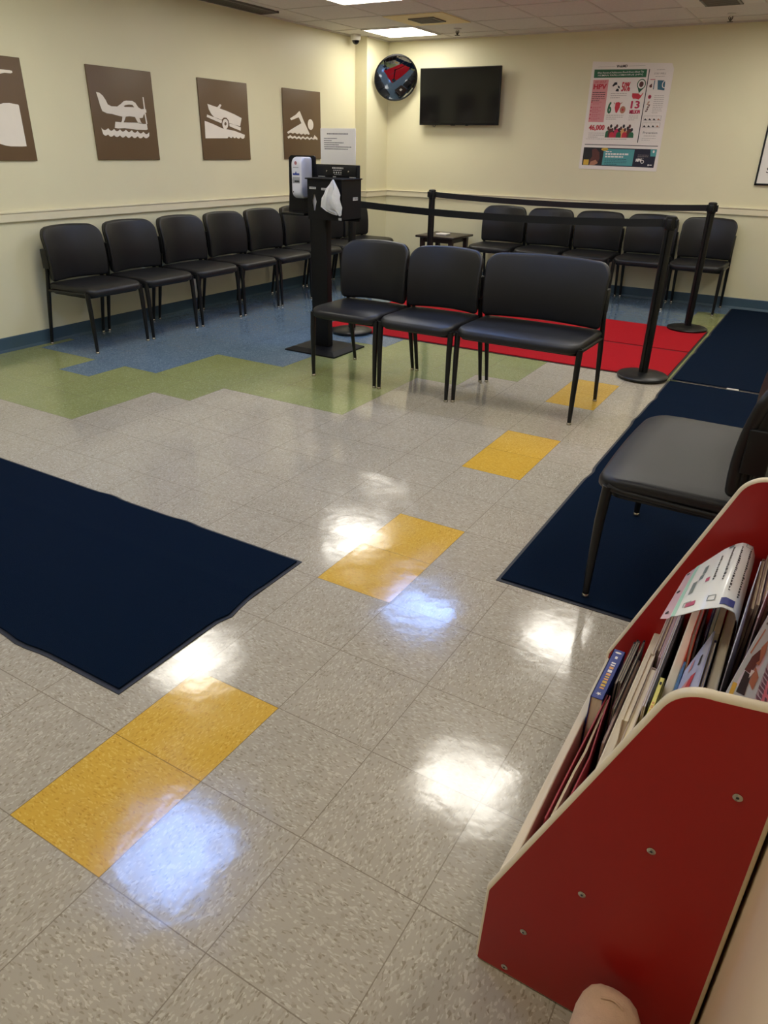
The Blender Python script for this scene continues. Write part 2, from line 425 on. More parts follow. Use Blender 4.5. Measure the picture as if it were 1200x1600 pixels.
# air diffuser panel, vents, sprinklers, dome camera
def diffuser_panel(x0, x1, y0, y1, m, q, cx, cy, label):
    c = ((x0+x1)/2, (y0+y1)/2, H-0.02)
    t = thing('air_diffuser', c, label, 'air vent')
    g = mat('grey_louvre', (120, 116, 108), 0.5); dk = mat('dark_duct', (46, 44, 40), 0.8)
    MB().box(x0, x1, y0, y1, H-0.010, H-0.001, m).build('panel', t, c)
    MB().box(cx-q, cx+q, cy-q, cy+q, H-0.0115, H-0.0095, dk).build('duct_opening', t, c)
    b = MB()
    for k in range(6):
        y = cy-q+0.02+k*0.04; b.box(cx-q, cx+q, y-0.010, y+0.004, H-0.018, H-0.011, g)
    for s in (-1, 1):
        b.box(cx-q-0.012, cx+q+0.012, cy+s*q-0.008, cy+s*q+0.008, H-0.02, H-0.009, g); b.box(cx+s*q-0.008, cx+s*q+0.008, cy-q, cy+q, H-0.02, H-0.009, g)
    b.build('louvres', t, c)
diffuser_panel(GX[1]+0.012, GX[2]-0.012, 7.405-2*PY+0.012, 7.405-PY-0.012, mat('cream_enamel', (240, 222, 166), 0.5), 0.12, (GX[1]+GX[2])/2, 7.405-1.5*PY, 'cream ceiling panel with a small square grey air diffuser beside the light')
diffuser_panel(GX[5]+0.012, GX[6]-0.012, 7.405-2*PY+0.012, 7.405-PY-0.03, frame_m, 0.13, 0.09, 6.58, 'white ceiling panel with a square louvred vent at the top right edge')
def grille(x0, x1, y0, y1, n, along_y, label, name='return_air_grille', col=(150, 146, 138)):
    c = ((x0+x1)/2, (y0+y1)/2, H-0.02); t = thing(name, c, label, 'air vent')
    g = mat('enamel_%d' % col[0], col, 0.5); dk = mat('dark_duct', (46, 44, 40), 0.8)
    b = MB()
    for a in ((x0, x1, y0, y0+0.02), (x0, x1, y1-0.02, y1), (x0, x0+0.02, y0, y1), (x1-0.02, x1, y0, y1)): b.box(*a, H-0.016, H, g)
    b.build('frame', t, c)
    MB().box(x0+0.01, x1-0.01, y0+0.01, y1-0.01, H-0.006, H-0.003, dk).build('duct_opening', t, c)
    b = MB()
    for k in range(n):
        if along_y: x = x0+0.03+(x1-x0-0.06)*k/(n-1); b.box(x-0.006, x+0.003, y0+0.02, y1-0.02, H-0.014, H-0.006, g)
        else: y = y0+0.03+(y1-y0-0.06)*k/(n-1); b.box(x0+0.02, x1-0.02, y-0.006, y+0.003, H-0.014, H-0.006, g)
    b.build('louvres', t, c)
grille(-3.70, -3.49, 4.40, 5.60, 7, True, 'long grey ceiling air grille running along the left wall', col=(96, 92, 86))
def sprinkler(x, y, label):
    c = (x, y, H); t = thing('fire_sprinkler', c, label, 'sprinkler', group=None)
    m = mat('sprinkler_bronze', (70, 60, 48), 0.4, metal=0.3)
    MB().lathe([(0.036, 0), (0.038, -0.005), (0.014, -0.014), (0.011, -0.024)], frame_m, 20).build('escutcheon', t)
    b = MB().tube([(-0.012, 0, -0.018), (-0.016, 0, -0.03), (0, 0, -0.057)], 0.0045, m, 8).tube([(0.012, 0, -0.018), (0.016, 0, -0.03), (0, 0, -0.057)], 0.0045, m, 8)
    b.tube([(0, 0, -0.018), (0, 0, -0.057)], 0.005, m, 8).build('sprinkler_frame', t)
    MB().lathe([(0.002, -0.056), (0.026, -0.057), (0.026, -0.060), (0.002, -0.061)], m, 16).build('deflector', t)
sprinkler(-2.45, 7.13, 'small ceiling sprinkler head nearest the corner mirror')
sprinkler(0.07, 7.26, 'small ceiling sprinkler head at the far right of the ceiling')
t = thing('dome_camera', (-3.64, 7.10, H), 'white dome security camera on the ceiling beside the corner pilaster', 'security camera')
MB().lathe([(0.052, 0), (0.055, -0.01), (0.055, -0.035), (0.050, -0.05), (0.040, -0.055)], frame_m, 28).build('housing', t)
MB().lathe([(0.039, -0.053), (0.036, -0.068), (0.026, -0.082), (0.012, -0.090), (0.001, -0.092)], tvscr, 24).build('dome', t)

# ------------------------------------------------------------------ wall boards with cut-out pictograms
DATA = {"plane":[[[[0.063,1.729],[0.093,1.726],[0.121,1.708],[0.143,1.68],[0.156,1.653],[0.189,1.642],[0.246,1.643],[0.286,1.663],[0.315,1.682],[0.342,1.688],[0.402,1.689],[0.43,1.678],[0.455,1.648],[0.484,1.636],[0.519,1.639],[0.534,1.636],[0.534,1.615],[0.514,1.609],[0.499,1.593],[0.489,1.576],[0.465,1.572],[0.412,1.579],[0.352,1.581],[0.292,1.574],[0.249,1.58],[0.186,1.59],[0.137,1.593],[0.097,1.606],[0.084,1.642],[0.073,1.691]],[[0.309,1.65],[0.329,1.657],[0.367,1.662],[0.401,1.661],[0.415,1.646],[0.364,1.645],[0.319,1.643]]],[[[0.512,1.721],[0.523,1.721],[0.526,1.638],[0.513,1.638]]],[[[0.512,1.609],[0.524,1.609],[0.532,1.534],[0.519,1.532],[0.514,1.58]]],[[[0.208,1.538],[0.27,1.536],[0.436,1.539],[0.459,1.541],[0.481,1.532],[0.524,1.533],[0.528,1.495],[0.513,1.49],[0.412,1.489],[0.292,1.497],[0.225,1.493],[0.195,1.496]]],[[[0.409,1.581],[0.452,1.578],[0.464,1.546],[0.481,1.53],[0.437,1.535],[0.423,1.556]]],[[[0.285,1.579],[0.318,1.579],[0.303,1.556],[0.286,1.534],[0.264,1.533],[0.276,1.55]]],[[[0.065,1.493],[0.076,1.483],[0.088,1.478],[0.101,1.478],[0.115,1.483],[0.13,1.492],[0.139,1.482],[0.149,1.476],[0.161,1.475],[0.173,1.48],[0.186,1.488],[0.195,1.479],[0.206,1.473],[0.217,1.473],[0.229,1.478],[0.243,1.487],[0.253,1.478],[0.263,1.472],[0.275,1.472],[0.288,1.477],[0.301,1.486],[0.312,1.477],[0.323,1.471],[0.334,1.47],[0.348,1.476],[0.361,1.484],[0.371,1.474],[0.382,1.468],[0.393,1.467],[0.406,1.472],[0.419,1.481],[0.43,1.471],[0.441,1.464],[0.453,1.463],[0.466,1.468],[0.479,1.477],[0.49,1.467],[0.501,1.46],[0.513,1.46],[0.526,1.465],[0.54,1.474],[0.536,1.447],[0.522,1.437],[0.508,1.431],[0.496,1.43],[0.484,1.435],[0.473,1.443],[0.46,1.434],[0.447,1.429],[0.434,1.429],[0.423,1.435],[0.413,1.443],[0.399,1.435],[0.387,1.43],[0.375,1.43],[0.364,1.435],[0.354,1.444],[0.34,1.436],[0.327,1.43],[0.315,1.43],[0.304,1.436],[0.294,1.445],[0.28,1.436],[0.267,1.431],[0.256,1.431],[0.245,1.437],[0.235,1.446],[0.222,1.438],[0.209,1.433],[0.198,1.433],[0.188,1.438],[0.178,1.447],[0.165,1.439],[0.153,1.434],[0.141,1.434],[0.131,1.44],[0.122,1.448],[0.109,1.443],[0.097,1.44],[0.085,1.443],[0.075,1.451]]]],"boat":[[[[0.098,1.713],[0.146,1.704],[0.221,1.692],[0.259,1.719],[0.277,1.711],[0.251,1.684],[0.328,1.671],[0.438,1.647],[0.538,1.619],[0.51,1.552],[0.42,1.564],[0.363,1.574],[0.357,1.596],[0.333,1.614],[0.297,1.615],[0.263,1.595],[0.217,1.605],[0.172,1.612],[0.137,1.637],[0.111,1.67]]],[[[0.083,1.63],[0.149,1.616],[0.27,1.59],[0.261,1.568],[0.191,1.583],[0.077,1.611]]],[[[0.365,1.569],[0.428,1.562],[0.519,1.543],[0.514,1.515],[0.441,1.53],[0.365,1.548]]],[[[0.349,1.564],[0.346,1.551],[0.339,1.539],[0.329,1.53],[0.318,1.524],[0.306,1.521],[0.294,1.523],[0.284,1.529],[0.277,1.538],[0.273,1.549],[0.272,1.562],[0.276,1.574],[0.283,1.586],[0.292,1.596],[0.304,1.602],[0.316,1.604],[0.327,1.603],[0.337,1.597],[0.345,1.588],[0.349,1.577]],[[0.329,1.566],[0.327,1.561],[0.325,1.557],[0.321,1.554],[0.316,1.552],[0.311,1.551],[0.306,1.551],[0.302,1.553],[0.299,1.556],[0.297,1.56],[0.297,1.565],[0.298,1.569],[0.301,1.573],[0.305,1.577],[0.309,1.579],[0.314,1.58],[0.319,1.579],[0.323,1.577],[0.327,1.574],[0.328,1.57]]],[[[0.046,1.58],[0.15,1.558],[0.263,1.528],[0.342,1.52],[0.422,1.513],[0.57,1.482],[0.563,1.459],[0.541,1.448],[0.522,1.451],[0.504,1.462],[0.486,1.448],[0.461,1.452],[0.446,1.463],[0.43,1.451],[0.412,1.454],[0.4,1.465],[0.383,1.452],[0.363,1.455],[0.347,1.464],[0.325,1.449],[0.174,1.446],[0.039,1.443]]]],"swim":[[[[0.272,1.715],[0.332,1.634],[0.435,1.513],[0.41,1.504],[0.387,1.515],[0.353,1.503],[0.326,1.516],[0.288,1.504],[0.252,1.516],[0.214,1.507],[0.179,1.519],[0.142,1.51],[0.106,1.518],[0.066,1.507],[0.049,1.521],[0.126,1.55],[0.294,1.608],[0.251,1.66],[0.123,1.629],[0.106,1.645],[0.207,1.683],[0.259,1.714]]],[[[0.503,1.605],[0.502,1.589],[0.497,1.575],[0.487,1.563],[0.474,1.555],[0.459,1.552],[0.443,1.553],[0.428,1.559],[0.416,1.569],[0.408,1.583],[0.404,1.598],[0.405,1.613],[0.41,1.627],[0.42,1.639],[0.433,1.647],[0.448,1.651],[0.464,1.649],[0.478,1.643],[0.49,1.633],[0.499,1.62]]],[[[0.051,1.48],[0.101,1.496],[0.14,1.48],[0.177,1.493],[0.208,1.476],[0.246,1.492],[0.277,1.475],[0.315,1.491],[0.352,1.474],[0.391,1.49],[0.428,1.473],[0.462,1.486],[0.491,1.473],[0.521,1.505],[0.574,1.476],[0.571,1.459],[0.534,1.469],[0.495,1.461],[0.466,1.471],[0.427,1.458],[0.39,1.472],[0.356,1.46],[0.314,1.473],[0.276,1.457],[0.244,1.472],[0.207,1.46],[0.171,1.474],[0.134,1.462],[0.099,1.475],[0.067,1.461]]]],"shirt":[[[[0.349,1.595],[0.415,1.609],[0.442,1.616],[0.485,1.619],[0.549,1.613],[0.554,1.607],[0.556,1.359],[0.516,1.357],[0.434,1.357],[0.397,1.362],[0.357,1.372],[0.299,1.391]]],[[[0.401,1.802],[0.464,1.812],[0.532,1.813],[0.55,1.81],[0.551,1.799],[0.538,1.795],[0.491,1.794],[0.458,1.787],[0.394,1.774]]]],"poster":{"sheet":[[-1.21,2.205],[-0.649,2.178],[-0.442,2.168],[-0.417,2.122],[-0.418,1.237],[-1.218,1.242]],"green":[[-1.184,2.136],[-0.668,2.125],[-0.666,2.058],[-1.181,2.064]],"pink":[[-1.181,2.046],[-1.027,2.046],[-1.021,1.673],[-1.179,1.675]],"vline":[[-0.649,2.125],[-0.641,2.125],[-0.645,1.492],[-0.653,1.492]],"hline":[[-1.185,1.474],[-0.444,1.467],[-0.443,1.461],[-1.184,1.468]],"navy":[[-1.188,1.444],[-0.447,1.436],[-0.451,1.27],[-1.188,1.277]],"photo":[[-1.188,1.444],[-0.977,1.442],[-0.978,1.277],[-1.188,1.277]],"teal":[[-0.976,1.433],[-0.664,1.43],[-0.667,1.281],[-0.979,1.282]],"mug":[[-0.551,2.031],[-0.479,2.027],[-0.473,1.944],[-0.539,1.952]],"logo":[[-0.509,1.435],[-0.446,1.434],[-0.447,1.372],[-0.501,1.372]],"people":[[-0.973,1.525],[-0.966,1.587],[-0.951,1.633],[-0.905,1.641],[-0.863,1.649],[-0.811,1.641],[-0.761,1.649],[-0.705,1.619],[-0.68,1.525]]}}
def board(key, y0, y1, z0, z1, label):
    x = XL+0.002; c = (x, (y0+y1)/2, z0)
    b = MB().box(x, x+0.012, y0, y1, z0, z1, brown, bev=0.003)
    for loops in DATA[key]: b.flat(loops, white_p, lambda a, z, h: (x+0.0125+h, y0+a, z), 0.0015)
    o = b.build('pictogram_sign', None, c); o.location = c; tag(o, label, 'wall sign', 'brown recreation signs on the left wall')
board('shirt', 2.425, 3.050, 1.268, 1.892, 'brown square sign with a large white shape, cut off at the left edge')
board('plane', 3.582, 4.210, 1.272, 1.903, 'brown square sign with a white float plane above waves')
board('boat', 4.731, 5.371, 1.272, 1.905, 'brown square sign with a white boat on a trailer at a ramp')
board('swim', 5.900, 6.540, 1.278, 1.907, 'brown square sign with a white swimmer above waves')

# ------------------------------------------------------------------ television
def television():
    c = (-2.62, YB, 1.64); t = thing('television', c, 'black flat television hung on the back wall beside the round mirror', 'television')
    x0, x1, z0, z1 = -3.105, -2.140, 1.640, 2.190; y = YB-0.085
    tilt = lambda X, Y, Z: (X, Y-(Z-z0)*0.04, Z)
    MB().box(x0, x1, y-0.006, y+0.022, z0, z1, plastic_k, bev=0.004, fn=lambda X, Y, Z: tilt(X, Y, Z)).build('bezel', t, c)
    MB().box(x0+0.010, x1-0.010, y-0.0075, y-0.0055, z0+0.018, z1-0.010, tvscr, fn=tilt).build('screen', t, c)
    MB().box(x0+0.12, x1-0.12, y+0.02, y+0.05, z0+0.06, z1-0.12, plastic_k, bev=0.01, fn=tilt).build('rear_housing', t, c)
    b = MB(); b.box(-2.85, -2.40, YB-0.03, YB-0.001, 1.78, 2.02, metal_k)
    for X in (-2.80, -2.45): b.box(X-0.02, X+0.02, YB-0.045, YB-0.02, 1.72, 2.08, metal_k)
    b.build('wall_bracket', t, c)
    MB().tube([(-2.93, y+0.01, z0+0.012), (-2.935, y+0.005, z0-0.012), (-2.915, y+0.005, z0-0.02), (-2.90, y+0.005, z0-0.004), (-2.90, y+0.01, z0+0.012)], 0.003, plastic_k, 8).build('cable_loop', t, c)
    MB().box(-2.71, -2.66, y-0.002, y+0.012, z0-0.006, z0+0.002, plastic_k).build('sensor', t, c)
    MB().box(-2.53, -2.50, y-0.002, y+0.012, z0-0.006, z0+0.002, plastic_k).build('power_button', t, c)
television()

# ------------------------------------------------------------------ convex mirror in the corner
def mirror():
    cen = Vector((-3.345, 7.47, 2.093)); nrm = Vector((0.56, -0.72, -0.46)).normalized()
    u = Vector((0, 0, 1)).cross(nrm).normalized(); v = nrm.cross(u)
    f = lambda x, y, z: tuple(cen+u*x+v*y+nrm*z)
    t = thing('convex_mirror', tuple(cen), 'round convex safety mirror with a black rim high in the corner', 'mirror')
    mm = mat('mirror_glass', (190, 194, 198), 0.03, metal=1.0)
    R = 0.232; s = 0.034; rad = (R*R+s*s)/(2*s); prof = []
    for k in range(13):
        r = R*(1-k/12); prof.append((max(r, 0.0005), math.sqrt(rad*rad-r*r)-(rad-s)))
    MB().lathe([(R, -0.004)]+prof, mm, 48, fn=f).build('mirror_face', t, tuple(cen))
    pts = []
    b = MB(); n = 48; vs = []; fs = []
    ring = [(R-0.003, 0.006), (R+0.003, 0.010), (R+0.009, 0.006), (R+0.011, -0.004), (R+0.006, -0.012), (R-0.003, -0.012)]
    for r, z in ring:
        for k in range(n): vs.append((r*math.cos(2*PI*k/n), r*math.sin(2*PI*k/n), z))
    q = len(ring)
    for i in range(q):
        for k in range(n): fs.append((i*n+k, i*n+(k+1) % n, ((i+1) % q)*n+(k+1) % n, ((i+1) % q)*n+k))
    b.add(vs, fs, plastic_k, f).build('rim', t, tuple(cen))
    MB().lathe([(R, -0.008), (R*0.9, -0.02), (R*0.5, -0.03), (0.02, -0.032)], plastic_k, 32, fn=f).build('backing', t, tuple(cen))
    w_ = cen-nrm*0.03
    MB().tube([tuple(w_), (cen.x-0.12, cen.y+0.13, cen.z+0.03), (XP+0.02, YB-0.03, cen.z+0.03)], 0.012, metal_k, 10).box(XP+0.003, XP+0.05, YB-0.05, YB-0.003, cen.z-0.03, cen.z+0.09, metal_k).build('wall_arm', t, tuple(cen))
mirror()

# ------------------------------------------------------------------ health poster on the back wall
def poster():
    yw = YB-0.0015; c = (-0.82, yw, 1.25)
    D = DATA['poster']; lv = [0]
    def F(lvl): return lambda a, z, h: (a, yw-0.002-0.0004*lvl-h, z)
    sheet = mat('poster_paper', (236, 229, 222), 0.45, var=0.01)
    g = mat('poster_green', (34, 98, 62), 0.5); pk = mat('poster_pink', (216, 146, 148), 0.5); rd = mat('poster_red', (196, 44, 60), 0.5)
    mg = mat('poster_magenta', (190, 32, 78), 0.5); nv = mat('poster_navy', (22, 24, 44), 0.5); tl = mat('poster_teal', (82, 158, 160), 0.5)
    bl = mat('poster_black', (26, 22, 24), 0.5); gy = mat('poster_grey_text', (150, 140, 134), 0.5); wh = mat('poster_white', (236, 232, 226), 0.5)
    yl = mat('poster_yellow', (214, 176, 60), 0.5); bw = mat('poster_brown', (92, 48, 40), 0.5); stl = mat('poster_steel_blue', (58, 104, 124), 0.5)
    sk = mat('poster_skin', (176, 120, 92), 0.5); orr = mat('poster_orange', (220, 160, 96), 0.5)
    vs, fs = fill2d([D['sheet']])
    b = MB(); b.flat([D['sheet']], sheet, lambda a, z, h: (a, yw-0.001-h, z), 0.0008)
    q = b.flat
    def rect(x0, x1, z0, z1, m, l=1): q([[(x0, z0), (x1, z0), (x1, z1), (x0, z1)]], m, F(l))
    def lines(x0, x1, z, n, dz, m, th=0.0035, l=2, last=0.6):
        for k in range(n):
            x = x0; xe = x0+(x1-x0)*(last if k == n-1 else 1.0)
            while x < xe-0.004:
                wd = random.uniform(0.010, 0.026); rect(x, min(x+wd, xe), z-k*dz-th/2, z-k*dz+th/2, m, l); x += wd+0.004
    q([D['green']], g, F(1)); q([D['pink']], pk, F(1)); q([D['vline']], bl, F(1)); q([D['hline']], bl, F(1)); q([D['navy']], nv, F(1)); q([D['teal']], tl, F(3))
    tx = lambda s, x, z, w_, h_, m, l=3, sl=0.0, ft=0.0: b.text(s, x, z, w_, h_, m, lambda a, zz, h: (a, yw-0.002-0.0004*l-h, zz), slant=sl, fat=ft)
    rect(-1.15, -0.98, 2.155, 2.157, gy); rect(-0.85, -0.69, 2.155, 2.157, gy)
    tx('WebMD', -0.967, 2.146, 0.107, 0.022, ink, ft=0.0012)
    tx('What Parents of Adolescents Should Know About The', -1.150, 2.098, 0.455, 0.016, wh, sl=0.2)
    tx('HUMAN PAPILLOMAVIRUS (HPV)', -1.140, 2.072, 0.44, 0.018, wh)
    tx('ASK ABOUT', -1.160, 2.019, 0.112, 0.018, rd); tx('HPV', -1.167, 1.966, 0.125, 0.042, rd, ft=0.003)
    lines(-1.173, -1.043, 1.936, 5, 0.018, bl, th=0.006)
    for z in (1.852, 1.805, 1.775, 1.742, 1.708): q([ell(-1.168, z, 0.006, 0.007, 10)], mg, F(2)); lines(-1.155, -1.065, z, 2, 0.015, mg, th=0.003, last=0.7)
    tx('50%', -0.887, 1.943, 0.080, 0.078, rd, ft=0.0025)
    q([[(-0.985, 1.99), (-0.965, 2.02), (-0.94, 2.022), (-0.935, 2.0), (-0.95, 2.0), (-0.972, 1.985)]], bl, F(2)); q([[(-0.93, 1.995), (-0.91, 1.985), (-0.905, 1.965), (-0.925, 1.975)]], bl, F(2)); q([[(-0.945, 1.945), (-0.935, 1.968), (-0.915, 1.965), (-0.912, 1.942)]], bl, F(2))
    lines(-0.987, -0.83, 1.924, 3, 0.018, gy, th=0.004)
    # map pin and map
    q([ell(-0.700, 2.000, 0.042, 0.045, 24)], g, F(2)); q([[(-0.732, 1.972), (-0.668, 1.972), (-0.712, 1.925)]], g, F(2)); q([ell(-0.700, 2.000, 0.034, 0.037, 24)], wh, F(3)); q([ell(-0.700, 2.000, 0.021, 0.024, 20)], bw, F(4))
    q([[(-0.775, 1.925), (-0.715, 1.922), (-0.690, 1.905), (-0.672, 1.930), (-0.668, 1.925), (-0.690, 1.885), (-0.705, 1.87), (-0.735, 1.878), (-0.762, 1.878), (-0.775, 1.90)]], rd, F(1))
    tx('6', -0.996, 1.751, 0.032, 0.102, g, ft=0.0045)
    q([[(-0.925, 1.846), (-0.895, 1.852), (-0.878, 1.84), (-0.880, 1.80), (-0.900, 1.755), (-0.915, 1.76), (-0.928, 1.80)]], rd, F(2)); q([ell(-0.846, 1.783, 0.028, 0.032, 20)], sk, F(2)); q([ell(-0.846, 1.783, 0.010, 0.012, 12)], rd, F(3))
    b.flat([[(-0.945, 1.845), (-0.930, 1.83), (-0.926, 1.834), (-0.941, 1.85)]], sk, F(2)); b.flat([[(-0.858, 1.845), (-0.876, 1.83), (-0.880, 1.834), (-0.862, 1.85)]], sk, F(2))
    lines(-1.002, -0.83, 1.735, 3, 0.017, gy, th=0.004)
    tx('13', -0.769, 1.795, 0.080, 0.062, mg, ft=0.004); tx('MILLION', -0.773, 1.748, 0.098, 0.034, mg, ft=0.002); lines(-0.775, -0.68, 1.728, 3, 0.017, gy, th=0.0035)
    tx('46,000', -1.162, 1.595, 0.158, 0.054, rd, ft=0.003); lines(-1.160, -0.995, 1.575, 3, 0.018, gy, th=0.004)
    # crowd seen from behind
    cols = [g, bw, rd, bl, mg, g, bw, orr, rd, orr, bw, g]
    for k in range(12):
        x = -0.962+k*0.0212+(0.004 if k % 2 else 0); z = 1.612+(0.026 if k % 3 == 1 else (0.008 if k % 3 == 0 else -0.006)); wd = 0.026
        q([[(x-wd, 1.536), (x-wd*0.9, z-0.035), (x-wd*0.4, z-0.020), (x+wd*0.4, z-0.020), (x+wd*0.9, z-0.035), (x+wd, 1.536)]], cols[k], F(2+0.3*(k % 3)))
        q([ell(x, z, 0.012, 0.017, 12)], bl if k % 2 else bw, F(3+0.3*(k % 3)))
    lines(-1.18, -0.76, 1.522, 1, 0.02, gy, th=0.003, last=1)
    # right column
    tx('STAY WELL', -0.595, 2.078, 0.112, 0.016, gy); lines(-0.575, -0.50, 2.118, 1, 0.01, gy, th=0.003, last=1); lines(-0.58, -0.49, 2.062, 1, 0.01, gy, th=0.003, last=1)
    q([D['mug']], stl, F(2)); q([ell(-0.480, 1.995, 0.024, 0.032, 20), ell(-0.480, 1.995, 0.017, 0.025, 20)], wh, F(3)); q([[(-0.625, 1.985), (-0.60, 2.005), (-0.595, 1.972), (-0.615, 1.97)]], bw, F(2)); rect(-0.622, -0.575, 2.035, 2.041, mg); rect(-0.583, -0.575, 1.955, 2.03, stl)
    q([ell(-0.602, 1.892, 0.016, 0.017, 14)], mg, F(2)); q([ell(-0.602, 1.892, 0.008, 0.008, 10)], bw, F(3))
    for (x, z) in ((-0.608, 1.838), (-0.600, 1.812), (-0.612, 1.778)): q([[(x-0.014, z-0.016), (x-0.002, z+0.014), (x+0.014, z+0.016), (x+0.006, z-0.012)], [(x-0.006, z-0.006), (x, z+0.006), (x+0.006, z+0.006), (x+0.002, z-0.004)]], bw if z < 1.83 else sk, F(2))
    lines(-0.558, -0.465, 1.900, 10, 0.016, gy, th=0.003)
    for z0_ in (1.684, 1.624):
        q([[(-0.628, z0_), (-0.458, z0_), (-0.458, z0_+0.046), (-0.628, z0_+0.046)], [(-0.626, z0_+0.002), (-0.46, z0_+0.002), (-0.46, z0_+0.044), (-0.626, z0_+0.044)]], gy, F(2))
        for k in range(4):
            x = -0.608+k*0.042; rect(x+0.019, x+0.020, z0_, z0_+0.046, gy, 2)
            q([[(x-0.014, z0_+0.008), (x-0.004, z0_+0.024), (x+0.008, z0_+0.016), (x+0.014, z0_+0.006)]], bl if k < 3 else sk, F(2))
    tx('Prevention', -0.610, 1.572, 0.138, 0.020, ink); lines(-0.60, -0.48, 1.554, 1, 0.01, gy, th=0.004, last=1); lines(-0.615, -0.48, 1.532, 2, 0.016, gy, th=0.003)
    # bottom banner
    q([D['photo']], bl, F(2)); q([[(-1.10, 1.425), (-1.06, 1.435), (-1.02, 1.40), (-1.01, 1.34), (-1.03, 1.29), (-1.09, 1.285), (-1.12, 1.31), (-1.09, 1.36)]], bw, F(3)); q([[(-1.10, 1.31), (-1.05, 1.33), (-1.02, 1.30), (-1.06, 1.278), (-1.11, 1.278)]], sk, F(4)); rect(-1.175, -1.12, 1.28, 1.33, yl, 3)
    q([ell(-0.968, 1.428, 0.036, 0.014, 16)], yl, F(4)); rect(-0.99, -0.945, 1.4265, 1.4295, ink, 5)
    for x, z, w_, h_ in ((-0.955, 1.402, 0.075, 0.010), (-0.955, 1.378, 0.235, 0.016), (-0.955, 1.354, 0.185, 0.014)):
        xx = x
        while xx < x+w_-0.01: ww = random.uniform(0.014, 0.04); rect(xx, min(xx+ww, x+w_), z, z+h_, wh, 4); xx += ww+0.006
    lines(-0.955, -0.73, 1.338, 4, 0.015, nv, th=0.004, l=4)
    lines(-0.625, -0.52, 1.382, 3, 0.014, gy, th=0.004, l=4)
    tx('HPV', -0.635, 1.322, 0.052, 0.026, wh, l=4, ft=0.003); q([ell(-0.572, 1.322, 0.017, 0.017, 18), ell(-0.572, 1.322, 0.011, 0.011, 18)], wh, F(4)); q([D['logo']], tl, F(3)); q([ell(-0.475, 1.415, 0.010, 0.012, 14)], wh, F(4)); q([ell(-0.508, 1.293, 0.007, 0.008, 12)], wh, F(4)); rect(-0.498, -0.472, 1.290, 1.297, wh, 4)
    o = b.build('health_poster', None, c, smooth=0); o.location = c; tag(o, 'large white health poster with green banner and pink panel on the back wall', 'poster')
poster()

# framed notice at the right edge of the photograph
t = thing('framed_notice', (0.80, YB, 1.15), 'white notice in a thin black frame, cut off by the right edge', 'picture frame')
b = MB(); x0, x1, z0, z1 = 0.508, 1.12, 1.148, 1.99; c = (0.80, YB, 1.15)
for a in ((x0, x1, z0, z0+0.016), (x0, x1, z1-0.016, z1), (x0, x0+0.016, z0, z1), (x1-0.016, x1, z0, z1)): b.box(a[0], a[1], YB-0.022, YB-0.001, a[2], a[3], metal_k)
b.build('frame', t, c)
b = MB().box(x0+0.012, x1-0.012, YB-0.012, YB-0.006, z0+0.012, z1-0.012, paper)
b.text('S', 0.585, 1.255, 0.034, 0.048, ink, lambda a, z, h: (a, YB-0.0125, z)); b.build('printed_sheet', t, c, smooth=0)

# ------------------------------------------------------------------ floor mats
def floor_mat(name, x0, x1, y0, y1, top, edge, label, cat, z=0.0, group=None, waves=(), creases=()):
    c = ((x0+x1)/2, (y0+y1)/2, 0); t = thing(name, c, label, cat, group=group)
    def wob(x, y):
        dx = dy = 0
        for (ax, pos, wd, amp, side) in waves:
            if ax == 'x' and abs((x-x0) if side < 0 else (x-x1)) < 0.25: dx += amp*math.exp(-((y-pos)/wd)**2)
            if ax == 'y' and abs((y-y0) if side < 0 else (y-y1)) < 0.25: dy += amp*math.exp(-((x-pos)/wd)**2)
        return dx, dy
    def hgt(x, y):
        h = 0
        for (ax, pos, wd, amp) in creases: h += amp*math.exp(-(((x if ax == 'x' else y)-pos)/wd)**2)
        return h
    def sheet(ins, zb, zt, m, nm, step=0.05):
        nx = max(2, int((x1-x0)/step)); ny = max(2, int((y1-y0)/step)); vs = []; fs = []
        for j in range(ny+1):
            for i in range(nx+1):
                x = x0+ins+(x1-x0-2*ins)*i/nx; y = y0+ins+(y1-y0-2*ins)*j/ny; dx, dy = wob(x, y)
                vs.append((x+dx, y+dy, zt+hgt(x, y)))
        K = len(vs)
        for j in range(ny):
            for i in range(nx): a = j*(nx+1)+i; fs.append((a, a+1, a+nx+2, a+nx+1))
        per = [i for i in range(nx+1)]+[j*(nx+1)+nx for j in range(1, ny+1)]+[ny*(nx+1)+i for i in range(nx-1, -1, -1)]+[j*(nx+1) for j in range(ny-1, 0, -1)]
        base = len(vs)
        for p in per: vs.append((vs[p][0], vs[p][1], zb))
        for k in range(len(per)): k2 = (k+1) % len(per); fs.append((per[k], base+k, base+k2, per[k2]))
        MB().add(vs, fs, m).build(nm, t, c, smooth=50)
    sheet(0.0, z, z+0.003, edge, 'rubber_edge'); sheet(0.014, z+0.001, z+0.009, top, 'carpet_pile')
floor_mat('entrance_mat', -3.10, -0.110, 0.412, 1.275, navy, navy_edge, 'dark navy entrance mat lying on the tiles at the left edge', 'floor mat',
          waves=(('x', 0.60, 0.05, -0.0, 1), ('x', 0.88, 0.04, 0.018, 1), ('y', -1.15, 0.05, 0.012, 1), ('y', -0.70, 0.05, 0.010, 1), ('y', -0.55, 0.07, -0.012, -1)), creases=(('y', 1.02, 0.02, 0.004), ('y', 0.70, 0.02, 0.002)))
floor_mat('runner_mat', 0.558, 1.78, 1.552, 4.585, navy, navy_edge, 'long navy runner mat under the near wide chair, the closer of two end to end', 'floor mat', group='navy runner mats', waves=(('x', 2.7, 0.05, 0.012, -1), ('x', 3.6, 0.05, -0.010, -1), ('x', 4.1, 0.06, 0.012, -1)), creases=(('y', 4.1, 0.03, 0.003),))
